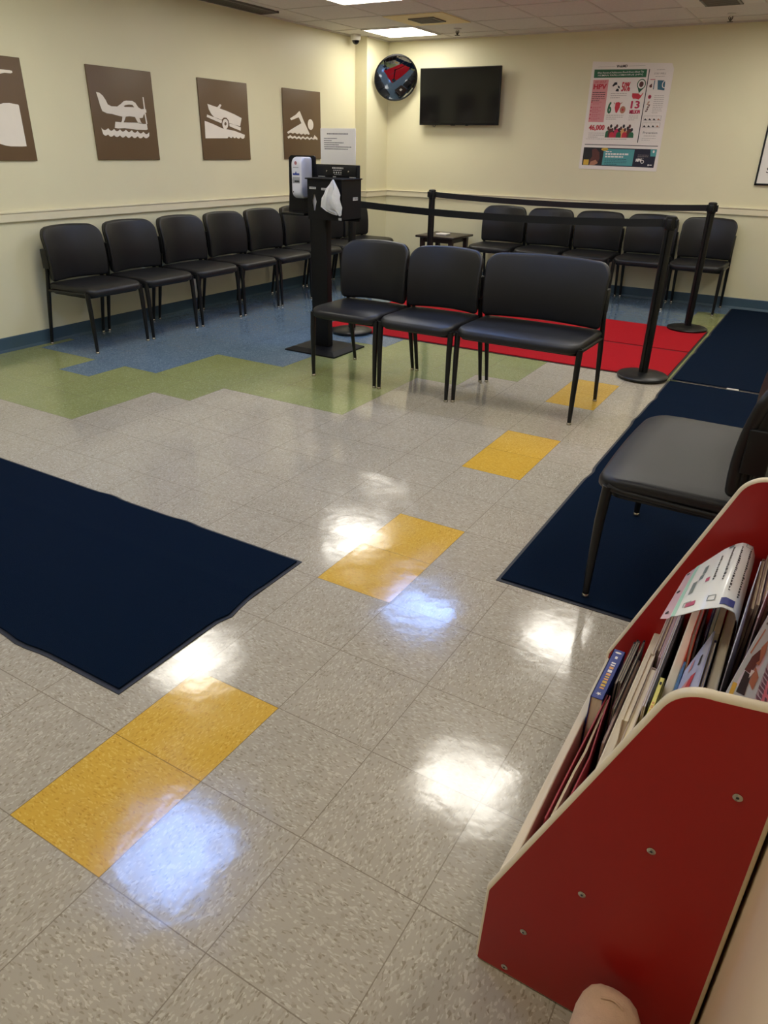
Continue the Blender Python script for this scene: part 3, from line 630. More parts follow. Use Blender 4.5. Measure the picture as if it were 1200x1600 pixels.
floor_mat('runner_mat', 0.562, 1.78, 4.612, 7.640, navy, navy_edge, 'long navy runner mat reaching the back wall, the farther of two end to end', 'floor mat', group='navy runner mats', waves=(('x', 5.5, 0.05, 0.010, -1), ('x', 6.2, 0.06, 0.010, -1)))
floor_mat('red_mat', -2.37, 0.545, 4.575, 5.462, redc, red_edge, 'red carpet mat right behind the three front seats', 'floor mat', group='red mats in the queue lane')
floor_mat('red_mat', -2.42, 0.545, 5.474, 6.355, redc, red_edge, 'red carpet mat farther back, nearer the back wall chairs', 'floor mat', group='red mats in the queue lane', waves=(('y', -0.9, 0.09, -0.02, 1), ('y', -0.3, 0.07, 0.01, 1)))
tag(MB().slab(rrect(0.930, 1.005, 4.592, 4.602, 0.004, 3), 0.0, 0.012, 0.002, paper, n=2, rings=2).build('paper_scrap'), 'tiny white scrap lying in the gap between the two navy runners', 'paper')

# ------------------------------------------------------------------ waiting room chairs
def chair(width, label, group, name='waiting_chair'):
    """armless stacking chair facing -Y, origin on the floor"""
    t = thing(name, (0, 0, 0), label, 'chair', group=group)
    hw = width/2; lx = hw-0.012
    def legs(s):
        X = s*lx
        f = MB().tube([(X, -0.262, 0.012), (X, -0.262, 0.10), (X, -0.258, 0.30), (X, -0.250, 0.43)], [0.0115, 0.0135, 0.0165, 0.0175], metal_k, 14)
        o = f.build('leg', t)
        g = MB().lathe([(0.013, 0.0), (0.014, 0.004), (0.012, 0.014), (0.009, 0.018)], nickel, 16, c=(X, -0.262, 0)).build('glide', o)
        r = MB().tube([(X, 0.255, 0.012), (X, 0.228, 0.16), (X, 0.198, 0.32), (X, 0.178, 0.42), (X, 0.160, 0.52), (X, 0.150, 0.62), (X, 0.150, 0.68)], [0.0115, 0.013, 0.0155, 0.0155, 0.014, 0.012, 0.011], metal_k, 14)
        o = r.build('leg', t)
        MB().lathe([(0.013, 0.0), (0.014, 0.004), (0.012, 0.014), (0.009, 0.018)], nickel, 16, c=(X, 0.255, 0)).build('glide', o)
    legs(-1); legs(1)
    b = MB()
    for s in (-1, 1):
        X = s*lx; b.tube([(X, -0.252, 0.425), (X, -0.20, 0.418), (X, 0.0, 0.412), (X, 0.178, 0.410)], [0.014, 0.013, 0.012, 0.011], metal_k, 12)
    b.tube([(-lx, -0.245, 0.418), (lx, -0.245, 0.418)], 0.011, metal_k, 10); b.tube([(-lx, 0.150, 0.408), (lx, 0.150, 0.408)], 0.011, metal_k, 10)
    b.build('seat_frame', t)
    MB().slab(rrect(-hw+0.022, hw-0.022, -0.250, 0.160, 0.04, 4), 0.388, 0.424, 0.006, plastic_k, n=2, rings=2).build('seat_pan', t)
    ol = rrect(-hw+0.004, hw-0.004, -0.292, 0.168, 0.05, 6, rs=(0.075, 0.035, 0.035, 0.075), sub=0.06)
    def sf(x, y, z):
        e = (x/hw)**4
        bow = 0.012*(1-(x/hw)**2)*(1 if y < -0.1 else 0)
        k = max(0.0, (-0.17-y)/0.13); return (x, y-bow*min(1, max(0, (-0.1-y)/0.15)), z-0.022*k*k-0.004*e*(1 if z > 0.44 else 0)-0.007*(0 if abs(y) > 0.2 else (1-(y/0.2)**2))*(1-(x/hw)**2))
    MB().slab(ol, 0.418, 0.468, 0.020, vinyl, fn=sf, n=5, crown=0.004, rings=6).build('seat', t)
    # backrest: outline in x,z bent into a shallow curve
    bh = hw+0.001; z0, z1 = 0.474, 0.838
    ol = rrect(-bh, bh, z0, z1, 0.05, 7, rs=(0.030, 0.075, 0.075, 0.030), sub=0.045)
    def bf(x, zz, d, y0=0.0):      # d = depth through the pad
        u = x/bh; v = (zz-z0)/(z1-z0)
        tap = 1-0.025*(1-v)
        y = 0.088+0.074*(1-u*u)+0.030*(v-0.35)**2-0.014*math.sin(PI*v)+0.032*v
        return (x*tap, y+d+y0, zz+0.012*(1-u*u)*(v))
    MB().slab(ol, -0.040, 0.0, 0.017, vinyl, fn=lambda x, z, d: bf(x, z, d, 0.028), n=5, crown=0.002, rings=6).build('backrest', t)
    ol2 = rrect(-bh+0.008, bh-0.008, z0+0.008, z1-0.008, 0.05, 6, rs=(0.026, 0.070, 0.070, 0.026), sub=0.05)
    sh = MB().slab(ol2, 0.020, 0.048, 0.012, plastic_k, fn=lambda x, z, d: bf(x, z, d, 0.0), n=2, rings=5).build('back_shell', t)
    MB().slab(rrect(-0.075, 0.075, 0.600, 0.690, 0.012, 4, sub=0.04), 0.046, 0.054, 0.004, plastic_k, fn=lambda x, z, d: bf(x, z, d, 0.0), n=2, rings=3).build('hand_pull', sh)
    for s in (-1, 1):
        MB().box(s*lx-0.014, s*lx+0.013, 0.108, 0.178, 0.565, 0.700, plastic_k, bev=0.005).build('back_bracket', t)
    return t
proto = None
def place(x, y, rz, label, group):
    global proto
    if proto is None: proto = chair(0.508, label, group); o = proto
    else: o = copy_tree(proto)
    o.location = (x, y, 0); o.rotation_euler = (0, 0, rz); tag(o, label, None, group); o['category'] = 'chair'
    return o
L_ = ['black vinyl chair at the left end of the row under the signs', 'second black chair from the left end of the left wall row', 'third black chair from the left end of the left wall row',
      'fourth black chair from the left end of the left wall row', 'fifth black chair from the left end of the left wall row', 'sixth chair on the left wall, back half hidden by the hygiene station',
      'seventh chair on the left wall, mostly hidden behind the hygiene station', 'black chair at the corner end of the left wall row, beside the pilaster']
for k, y in enumerate((3.105, 3.650, 4.205, 4.755, 5.300, 5.850, 6.400, 6.935)):
    place(-3.428, y, PI/2, L_[k], 'black chairs along the left wall')
B_ = ['black chair on the back wall next to the small dark table', 'second black chair from the table on the back wall', 'middle black chair of the five on the back wall',
      'fourth back wall chair from the table, behind the near queue post', 'black chair at the right end of the back wall row']
for k, x in enumerate((-1.935, -1.400, -0.865, -0.325, 0.215)):
    place(x, 7.405, 0, B_[k], 'black chairs along the back wall')
place(-1.277, 3.560, 0, 'black single chair at the left of the three front seats', 'single chairs of the front row')
place(-0.757, 3.560, 0, 'black single chair between the left chair and the wide seat', 'single chairs of the front row')
lv = chair(0.762, 'wide black two-person seat at the right of the three front seats', None, 'wide_chair'); lv.location = (-0.110, 3.585, 0)
nc = copy_tree(lv); nc.location = (1.130, 1.980, 0.0095); nc.rotation_euler = (0, 0, -PI/2); nc['label'] = 'wide black seat in the foreground right, sideways behind the red rack'

# ------------------------------------------------------------------ queue posts and belts
def stanchion(x, y, label, rz=0.0):
    t = thing('queue_post', (x, y, 0.0095), label, 'queue post', rz=rz, group='black queue posts')
    MB().lathe([(0.168, 0.0), (0.170, 0.003), (0.170, 0.012), (0.164, 0.017), (0.10, 0.026), (0.05, 0.032), (0.034, 0.034)], metal_k, 48).build('base', t)
    # extruded post with four belt grooves
    pr = []
    for k in range(48):
        a = 2*PI*k/48; r = 0.0305
        if k % 12 in (0,): r = 0.0255
        pr.append((r*math.cos(a), r*math.sin(a)))
    n = 48; vs = [(p[0], p[1], z) for z in (0.030, 0.965) for p in pr]; fs = [(k, (k+1) % n, n+(k+1) % n, n+k) for k in range(n)]
    MB().add(vs, fs, metal_k).build('post', t, smooth=25)
    h = MB().lathe([(0.031, 0.955), (0.035, 0.960), (0.035, 1.022), (0.033, 1.034), (0.022, 1.039)], plastic_k, 32).build('belt_head', t)
    for a in (0, PI/2, PI, 3*PI/2):
        ca, sa = math.cos(a), math.sin(a)
        MB().box(0.030, 0.046, -0.016, 0.016, 0.968, 1.018, plastic_k, bev=0.003, fn=lambda X, Y, Z, ca=ca, sa=sa: (X*ca-Y*sa, X*sa+Y*ca, Z)).build('belt_clip', h)
    return t
def belt(label, a, b_, sag, zc=1.0025, h=0.048):
    a = Vector((a[0], a[1])); b_ = Vector((b_[0], b_[1])); d = (b_-a).normalized(); a = a+d*0.047; b_ = b_-d*0.047
    nrm = Vector((-d.y, d.x)); vs = []; n = 40
    for i in range(n+1):
        u = i/n; p = a+(b_-a)*u; z = zc-sag*4*u*(1-u); tw = 0.10*math.sin(PI*u)
        for s in (-1, 1):
            for q in (-0.0009, 0.0009):
                e = nrm*(q+s*tw*h*0.5); vs.append((p.x+e.x, p.y+e.y, z+s*h/2))
    fs = []
    for i in range(n):
        o = i*4; q = o+4; fs += [(o, q, q+2, o+2), (o+1, o+3, q+3, q+1), (o, o+1, q+1, q), (o+2, q+2, q+3, o+3)]
    fs += [(0, 2, 3, 1), (n*4, n*4+1, n*4+3, n*4+2)]
    o = MB().add(vs, fs, belt_m).build('barrier_belt', None, (a.x, a.y, 0), smooth=30); o.location = (a.x, a.y, 0); tag(o, label, 'belt', 'black belts strung between the queue posts')
P_NL, P_NR, P_FL, P_FR = (-2.015, 4.535), (0.385, 4.560), (-2.170, 6.200), (0.364, 6.345)
s_nl = stanchion(*P_NL, 'queue post standing behind the hygiene station')
s_nr = stanchion(*P_NR, 'nearest queue post, its round base beside the navy runner')
s_fl = stanchion(*P_FL, 'queue post in front of the small dark table')
s_fr = stanchion(*P_FR, 'far right queue post in front of the last back wall chair')
belt('nearer black queue belt, running from behind the hygiene station to the nearest post', P_NR, P_NL, 0.030); belt('farther black queue belt, running in front of the back wall chairs', P_FR, P_FL, 0.030)

# ------------------------------------------------------------------ side table with tissue box
def side_table():
    x0, x1, y0, y1, zt = -2.800, -2.350, 7.10, 7.58, 0.524
    wood = mat('espresso_wood', (46, 32, 28), 0.35, var=0.12, vscale=14, stretch=(1, 6, 6)); c = ((x0+x1)/2, (y0+y1)/2, 0)
    t = thing('side_table', c, 'small dark brown side table between the corner and the back wall chairs', 'table')
    def f(X, Y, Z): return (X, Y, Z)
    MB().box(x0-0.02, x1+0.02, y0-0.02, y1+0.02, zt-0.024, zt, wood, bev=0.008).build('tabletop', t, c)
    b = MB(); q = 0.05
    for a in ((x0+q, x1-q, y0+q, y0+q+0.02), (x0+q, x1-q, y1-q-0.02, y1-q), (x0+q, x0+q+0.02, y0+q, y1-q), (x1-q-0.02, x1-q, y0+q, y1-q)): b.box(*a, zt-0.075, zt-0.02, wood)
    b.build('apron', t, c)
    for sx in (x0+0.045, x1-0.045):
        for sy in (y0+0.045, y1-0.045):
            def tf(X, Y, Z, sx=sx, sy=sy): k = 0.7+0.3*Z/zt; return (sx+(X-sx)*k, sy+(Y-sy)*k, Z)
            MB().box(sx-0.024, sx+0.024, sy-0.024, sy+0.024, 0, zt-0.022, wood, fn=tf).build('leg', t, c)
    MB().box(x0+0.06, x1-0.06, y0+0.06, y1-0.06, 0.12, 0.138, wood).build('lower_shelf', t, c)
    tag(MB().box(-2.64, -2.51, 7.24, 7.36, zt+0.0005, zt+0.016, paper, bev=0.003).build('card_stack'), 'small white stack of cards on the dark side table', 'cards')
side_table()
# ------------------------------------------------------------------ hygiene station
def hygiene_station():
    c = (-1.885, 3.95, 0)
    t = thing('hygiene_station', c, 'black free-standing hygiene station with tissue dispenser, left of the front seats', 'hygiene station')
    m = mat('station_black_steel', (12, 12, 15), 0.5, spec=0.25)
    # bevelled base plate
    x0, x1, y0, y1 = -2.112, -1.656, 3.742, 4.160
    b = MB(); q = 0.05
    vs = [(x0, y0, 0), (x1, y0, 0), (x1, y1, 0), (x0, y1, 0), (x0, y0, 0.010), (x1, y0, 0.010), (x1, y1, 0.010), (x0, y1, 0.010),
          (x0+q, y0+q, 0.030), (x1-q, y0+q, 0.030), (x1-q, y1-q, 0.030), (x0+q, y1-q, 0.030)]
    b.add(vs, [(0, 3, 2, 1), (0, 1, 5, 4), (1, 2, 6, 5), (2, 3, 7, 6), (3, 0, 4, 7), (4, 5, 9, 8), (5, 6, 10, 9), (6, 7, 11, 10), (7, 4, 8, 11), (8, 9, 10, 11)], m)
    b.build('base', t, c, smooth=20)
    MB().box(-1.960, -1.818, 3.900, 3.962, 0.028, 1.00, m, bev=0.004).build('column', t, c)
    MB().box(-1.955, -1.590, 3.975, 3.990, 0.93, 1.287, m, bev=0.003).build('back_plate', t, c)
    h = MB().box(-1.935, -1.612, 3.968, 3.975, 1.212, 1.280, plastic_k, bev=0.002).build('header_plate', t, c)
    b = MB(); wt = mat('station_white_print', (196, 196, 192), 0.5)
    F = lambda a, z, hh: (a, 3.9672-hh, z)
    def bars(xa, xb, z, th, y, n=9, mm=wt, g=0.004):
        x = xa
        while x < xb-0.003: ww = random.uniform(0.006, 0.014); b.box(x, min(x+ww, xb), y-0.0006, y, z-th/2, z+th/2, mm); x += ww+g
    bars(-1.806, -1.714, 1.266, 0.010, 3.9674); bars(-1.798, -1.724, 1.252, 0.005, 3.9674); bars(-1.796, -1.726, 1.238, 0.010, 3.9674, g=0.010); bars(-1.79, -1.73, 1.226, 0.003, 3.9674)
    b.build('header_lettering', h, c, smooth=0)
    for x in (-1.852, -1.671): MB().lathe([(0.006, 0), (0.006, 0.003), (0.004, 0.0045)], nickel, 12, fn=lambda X, Y, Z, x=x: (x+X, 3.968-Z, 1.246+Y)).build('screw', h, c)
    # dispenser bin with openings
    bx0, bx1, by0, by1, bz0, bz1 = -1.852, -1.572, 3.735, 3.972, 0.950, 1.200
    b = MB(); th = 0.006
    loops = [[(bx0, bz0), (bx1, bz0), (bx1, bz1), (bx0, bz1)],
             [(-1.803, 1.112), (-1.793, 1.112), (-1.786, 1.088), (-1.778, 1.062), (-1.786, 1.036), (-1.792, 1.006), (-1.804, 1.006), (-1.810, 1.036), (-1.818, 1.062), (-1.810, 1.088)],
             ell(-1.655, 1.075, 0.030, 0.060, 20)]
    b.flat(loops, m, lambda a, z, hh: (a, by0+0.004-hh, z), 0.004)
    b.box(bx0, bx0+th, by0+0.003, by1, bz0, bz1, m); b.box(bx1-th, bx1, by0+0.003, by1, bz0, bz1, m); b.box(bx0, bx1, by0+0.003, by1, bz0, bz0+th, m)
    b.build('dispenser_bin', t, c, smooth=0)
    MB().box(bx0-0.012, bx1+0.012, by0-0.014, by1, bz1, bz1+0.008, m, bev=0.003).build('bin_lid', t, c)
    MB().box(bx0+0.02, -1.720, by0+0.02, by0+0.09, 0.99, 1.13, paper, bev=0.01).build('glove_box', t, c)
    MB().box(-1.712, bx1-0.02, by0+0.02, by0+0.09, 0.99, 1.13, paper, bev=0.01).build('tissue_box', t, c)
    # pulled-out tissue: crumpled cone hanging out of the opening
    b = MB(); vs = []; fs = []; nr, nc_ = 16, 14
    tis = mat('tissue_paper', (226, 226, 224), 0.8, bump=0.5, bscale=40)
    rows = [(1.200, -1.615, 0.004), (1.178, -1.618, 0.024), (1.150, -1.625, 0.044), (1.115, -1.634, 0.058), (1.085, -1.640, 0.068), (1.060, -1.636, 0.078), (1.035, -1.632, 0.084), (1.015, -1.612, 0.062), (1.000, -1.590, 0.038), (0.988, -1.580, 0.016)]
    for i, (z, cx, hw) in enumerate(rows):
        for k in range(nc_+1):
            u = -1+2*k/nc_; y = by0-0.030-0.045*(1-u*u)*math.sin(PI*min(1, (i+1)/9))-0.008*math.sin(9*u+i*0.7)-0.004*math.sin(21*u-i*1.3)
            vs.append((cx+hw*u+0.003*math.sin(i*2.1+k), y, z+0.006*math.sin(3*u+i)))
    for i in range(len(rows)-1):
        for k in range(nc_): a = i*(nc_+1)+k; fs.append((a, a+1, a+nc_+2, a+nc_+1))
    n0 = len(vs)
    vs += [(x, y+0.0012, z) for x, y, z in vs[:n0]]; fs += [tuple(i+n0 for i in f[::-1]) for f in fs[:]]
    b.add(vs, fs, tis); b.tube([(-1.655, by0+0.02, 1.075), (-1.645, by0-0.012, 1.078), (-1.640, by0-0.040, 1.080)], [0.022, 0.018, 0.03], tis, 10)
    b.build('tissue', t, c, smooth=80)
    b = MB()
    def lbl(xa, xb, za, zb, y): b.box(xa, xb, y-0.0008, y, za, zb, wt)
    lbl(-1.836, -1.782, 1.140, 1.153, by0-0.0002); lbl(-1.737, -1.680, 1.136, 1.149, by0-0.0002); bars(-1.832, -1.786, 1.1465, 0.004, by0-0.0012, mm=ink); bars(-1.733, -1.684, 1.1425, 0.004, by0-0.0012, mm=ink)
    b.box(bx1, bx1+0.0008, 3.870, 3.930, 1.072, 1.092, wt)
    for k in range(7): b.box(bx1+0.0008, bx1+0.0012, 3.874+k*0.008, 3.874+k*0.008+random.uniform(0.002, 0.005), 1.076, 1.090, ink)
    lbl(-1.925, -1.868, 1.2085, 1.2125, 3.9675); lbl(-1.80, -1.776, 1.209, 1.213, 3.9675); lbl(-1.665, -1.612, 1.2085, 1.2125, 3.9675)
    lbl(-1.600, -1.575, 0.955, 0.970, by0-0.0002)
    b.build('labels', t, c, smooth=0)
    # sanitizer wing with drip tray
    loops = [[(-2.205, 0.955), (-1.955, 0.955), (-1.955, 1.330), (-1.965, 1.338), (-2.165, 1.338), (-2.185, 1.322), (-2.190, 1.10), (-2.198, 1.00)]]
    MB().flat(loops, m, lambda a, z, hh: (a, 3.985-hh, z), 0.012).build('sanitizer_back_plate', t, c, smooth=20)
    MB().box(-2.175, -1.965, 3.84, 3.975, 0.955, 0.972, plastic_k, bev=0.006).build('drip_tray', t, c)
    dw = mat('dispenser_white', (214, 214, 222), 0.3); dg = mat('dispenser_grey', (150, 152, 160), 0.35)
    x0, x1, y0, y1, z0, z1 = -2.066, -1.978, 3.838, 3.975, 1.068, 1.330
    ol = rrect(y0, y1, z0, z1, 0.03, 6, rs=(0.022, 0.022, 0.05, 0.045), sub=0.05)
    d = MB().slab(ol, x0, x1, 0.014, dw, fn=lambda Y, Z, X: (X, Y, Z), n=4, rings=4).build('sanitizer_dispenser', t, c)
    b = MB(); b.box(x0+0.012, x1-0.014, y0-0.0012, y0+0.004, 1.165, 1.205, dg, bev=0.002); b.box(x0+0.030, x1-0.018, y0-0.0022, y0, 1.172, 1.182, ink); b.build('refill_window', d, c)
    b = MB(); b.box(x0+0.016, x1-0.016, y0-0.0016, y0-0.0002, 1.216, 1.228, mat('label_blue', (40, 60, 140), 0.5))
    b.flat([[(x0+0.036, 1.228), (x0+0.050, 1.228), (x0+0.043, 1.242)]], mat('label_blue', (40, 60, 140), 0.5), lambda a, z, hh: (a, y0-0.0014-hh, z))
    b.flat([ell(x0+0.043, 1.292, 0.012, 0.010, 14)], mat('label_red', (150, 40, 56), 0.5), lambda a, z, hh: (a, y0+0.0015-hh-0.003, z)); b.box(x0+0.033, x0+0.053, y0-0.0022, y0-0.0012, 1.290, 1.294, wt); b.box(x0+0.020, x0+0.066, y0-0.0014, y0-0.0002, 1.262, 1.266, dg)
    b.box(x0+0.014, x0+0.020, y0-0.0016, y0, 1.105, 1.114, ink)
    b.build('dispenser_label', d, c, smooth=0)
    # sign holder
    sc_ = (-1.765, 3.975, 1.287)
    b = MB().box(-1.908, -1.622, 3.976, 3.984, 1.2885, 1.508, paper, bev=0.002); F2 = 3.9758
    gy = mat('grey_ink', (92, 88, 92), 0.6)
    def ln(xa, xb, z, th=0.005):
        x = xa
        while x < xb-0.003: ww = random.uniform(0.005, 0.013); b.box(x, min(x+ww, xb), F2-0.0006, F2, z-th/2, z+th/2, gy); x += ww+0.0025
    ln(-1.852, -1.680, 1.475, 0.006)
    for k, (xa, xb) in enumerate(((-1.878, -1.770), (-1.878, -1.812), (-1.878, -1.716), (-1.876, -1.756), (-1.876, -1.650), (-1.874, -1.676))): ln(xa, xb, 1.447-k*0.0128)
    o = b.build('notice_card', None, sc_); o.location = sc_; tag(o, 'white notice card with small black text standing on top of the hygiene station', 'notice')
hygiene_station()

# ------------------------------------------------------------------ red book rack
RX0, RX1, RY0, RY1 = 1.062, 1.432, 0.265, 1.078
def rack():
    c = ((RX0+RX1)/2, (RY0+RY1)/2, 0)
    t = thing('book_rack', c, 'red book display rack with cream edges at the lower right, full of books', 'book rack')
    def arc(cx, cz, r, a0, a1, n=8): return [(cx+r*math.cos(math.radians(a0+(a1-a0)*k/n)), cz+r*math.sin(math.radians(a0+(a1-a0)*k/n))) for k in range(n+1)]
    ol = arc(RX1-0.01, 0.01, 0.01, -90, 0, 4)+arc(RX1-0.01, 0.783, 0.010, 0, 88, 4)+arc(1.328, 0.712, 0.068, 90, 158, 10)+arc(1.0820, 0.207, 0.020, 158, 180, 4)+arc(RX0+0.006, 0.012, 0.012, 180, 270, 5)
    def inset(o, d):
        n = len(o); r = []
        for i in range(n):
            a = Vector(o[i-1]); b_ = Vector(o[(i+1) % n]); v = (b_-a).normalized(); r.append((o[i][0]-v.y*d, o[i][1]+v.x*d))
        return r
    for ya, yb, nm in ((RY0, RY0+0.018, 'near'), (RY1-0.018, RY1, 'far')):
        p = MB().slab(ol, ya, yb, 0.0075, tband, fn=lambda X, Z, Y: (X, Y, Z), n=3, rings=2).build('side_panel', t, c, smooth=40)
        b = MB(); io = inset(ol, 0.0070)
        b.flat([io], redlam, lambda a, z, h: (a, ya+0.0002-h, z), 0.0008); b.flat([io], redlam, lambda a, z, h: (a, yb-0.0002+h, z), 0.0008)
        b.build('red_facing', p, c, smooth=0)
        if nm == 'near':
            for (sx, sz) in ((1.117, 0.024), (1.141, 0.149), (1.223, 0.314), (1.304, 0.474), (1.386, 0.635)):
                def sf(X, Y, Z, sx=sx, sz=sz): return (sx+X, RY0-0.0006-Z, sz+Y)
                b = MB().lathe([(0.0065, 0.0), (0.0065, 0.0012), (0.0050, 0.0022), (0.0026, 0.0022)], nickel, 20, fn=sf)
                b.lathe([(0.0024, 0.0021), (0.0020, 0.0024)], ink, 6, fn=sf); b.build('screw', p, c)
    ya, yb = RY0+0.018, RY1-0.018
    dv = mat('birch_divider', (214, 200, 172), 0.42, var=0.04)
    MB().box(RX0+0.004, RX0+0.022, ya, yb, 0.008, 0.196, dv, bev=0.003).build('front_lip', t, c)
    for x0, z0, z1 in ((1.166, 0.030, 0.318), (1.2395, 0.12, 0.430), (1.313, 0.23, 0.523)): MB().box(x0, x0+0.0185, ya, yb, z0, z1, dv, bev=0.003).build('divider', t, c)
    MB().box(RX1-0.016, RX1-0.002, ya, yb, 0.008, 0.780, redlam).build('back_panel', t, c)
    for x0, x1, z in ((1.084, 1.166, 0.018), (1.1845, 1.2395, 0.125), (1.258, 1.313, 0.235), (1.3315, 1.416, 0.335)): MB().box(x0, x1, ya, yb, z, z+0.012, dv).build('shelf', t, c)
rack()

def bmat(rgb): return mat('book_%02x%02x%02x' % rgb, rgb, 0.45, var=0.06, vscale=30)
pages_m = mat('book_pages', (222, 208, 182), 0.7, var=0.10, vscale=90, stretch=(12, 0.4, 0.4))
def glyphs(b, x0, x1, y0, y1, z, ms, fn):
    """row of small printed marks along y"""
    y = y0
    while y < y1: w_ = random.uniform(0.005, 0.011); b.add([(x0, y, z), (x1, y, z), (x1, y+w_, z), (x0, y+w_, z)], [(0, 1, 2, 3)], random.choice(ms), fn); y += w_+0.004
def book(x0, x1, y0, y1, zb, zt, rgb, label, lean=0.0, yaw=0.0, style='fore', cat='book', name='book', group='books in the red rack', pr=None, ct=0.0018, slope=0.0):
    """upright volume: covers on the x faces; style fore = page block on top, spine = spine on top"""
    cx, cy = (x0+x1)/2, (y0+y1)/2; c = (cx, cy, zb); m = bmat(rgb)
    t = thing(name, c, label, cat, group=group)
    def fn(X, Y, Z):
        k = (Y-cy)/(y1-y0); X2 = X+(Z-zb)*math.tan(lean); Z2 = Z+slope*k*(Z-zb)/(zt-zb)
        dx, dy = X2-cx, Y-cy; return (cx+dx*math.cos(yaw)-dy*math.sin(yaw), cy+dx*math.sin(yaw)+dy*math.cos(yaw), Z2)
    b = MB()
    b.box(x0, x0+ct, y0, y1, zb, zt, m, fn=fn); b.box(x1-ct, x1, y0, y1, zb, zt, m, fn=fn)
    if style == 'spine': b.box(x0, x1, y0, y1, zt-ct, zt, m, fn=fn)
    else: b.box(x0, x1, y1-ct, y1, zb, zt, m, fn=fn)
    b.build('cover', t, c, smooth=0)
    MB().box(x0+ct, x1-ct, y0+0.003, y1-0.004, zb+0.003, zt-(0.003 if style == 'fore' else 0.004), pages_m, fn=fn).build('pages', t, c, smooth=0)
    if pr: b = MB(); pr(b, fn); b.build('printing', t, c, smooth=0)
    return t
wh = mat('poster_white', (236, 232, 226), 0.5); yl = mat('poster_yellow', (214, 176, 60), 0.5); orr = mat('poster_orange', (220, 160, 96), 0.5); blk = mat('poster_black', (26, 22, 24), 0.5)
def spine_blue(b, fn):
    star = [(1.101+0.007*(1 if k % 2 == 0 else 0.42)*math.sin(PI*k/5), 0.815-0.007*(1 if k % 2 == 0 else 0.42)*math.cos(PI*k/5)) for k in range(10)]
    b.flat([star], wh, lambda a, y, h: fn(a, y, 0.2705))
    glyphs(b, 1.0965, 1.1065, 0.835, 0.945, 0.2705, [wh, orr, wh, yl], fn); glyphs(b, 1.0985, 1.1045, 0.965, 0.975, 0.2705, [wh], fn); b.flat([ell(1.101, 0.992, 0.008, 0.004, 10)], wh, lambda a, y, h: fn(a, y, 0.2705))
book(1.087, 1.116, 0.798, 1.005, 0.034, 0.270, (38, 56, 132), 'blue-spined picture book at the front slot, spine up with white star', style='spine', pr=spine_blue)
# open red hardcover
def open_book():
    c = (1.12, 0.68, 0.034); t = thing('open_picture_book', c, 'thin red hardcover standing half open in the front slot of the rack', 'book', group='books in the red rack')
    m = bmat((156, 34, 48))
    def sheet(path, z0, z1, th, mm, nm):
        b = MB(); vs = []; fs = []
        for x, y in path:
            for dx in (-th/2, th/2): vs += [(x+dx, y, z0), (x+dx, y, z1)]
        for i in range(len(path)-1):
            o = i*4; q = o+4; fs += [(o, o+1, q+1, q), (o+2, q+2, q+3, o+3), (o+1, o+3, q+3, q+1), (o, q, q+2, o+2)]
        fs += [(0, 2, 3, 1), (q, q+1, q+3, q+2)]
        b.add(vs, fs, mm).build(nm, t, c, smooth=0)
    sheet([(1.1185, 0.832), (1.1170, 0.74), (1.1145, 0.62), (1.1125, 0.50), (1.1115, 0.42)], 0.034, 0.262, 0.0028, m, 'front_cover')
    sheet([(1.1245, 0.832), (1.1300, 0.74), (1.1390, 0.62), (1.1370, 0.54), (1.136, 0.45)], 0.034, 0.262, 0.0028, m, 'back_cover')
    sheet([(1.1215, 0.828), (1.1230, 0.74), (1.1250, 0.64), (1.1215, 0.57), (1.1190, 0.44)], 0.036, 0.252, 0.0045, pages_m, 'pages')
    sheet([(1.1195, 0.834), (1.1235, 0.834)], 0.034, 0.262, 0.0040, m, 'spine')
open_book()
for k, (x, y0, y1, zt, rgb, lb) in enumerate((
    (1.1290, 0.845, 1.030, 0.292, (86, 84, 90), 'grey thin booklet nearest the red open book in the front slot'),
    (1.1345, 0.850, 1.035, 0.298, (60, 60, 66), 'dark grey thin booklet in the front slot'),
    (1.1400, 0.840, 1.025, 0.302, (104, 98, 98), 'light grey thin booklet in the middle of the front slot'),
    (1.1452, 0.760, 0.985, 0.290, (110, 30, 48), 'maroon thin booklet in the front slot of the rack'),
    (1.1504, 0.740, 1.030, 0.306, (52, 58, 64), 'slate thin booklet in the front slot, beside the pink-edged one'),
    (1.1560, 0.640, 0.960, 0.292, (176, 150, 154), 'pale pink-edged booklet against the first divider'))):
    book(x-0.0022, x+0.0022, y0, y1, 0.034, zt, rgb, lb, ct=0.0008, name='booklet', cat='booklet', group='thin booklets in the front slot')
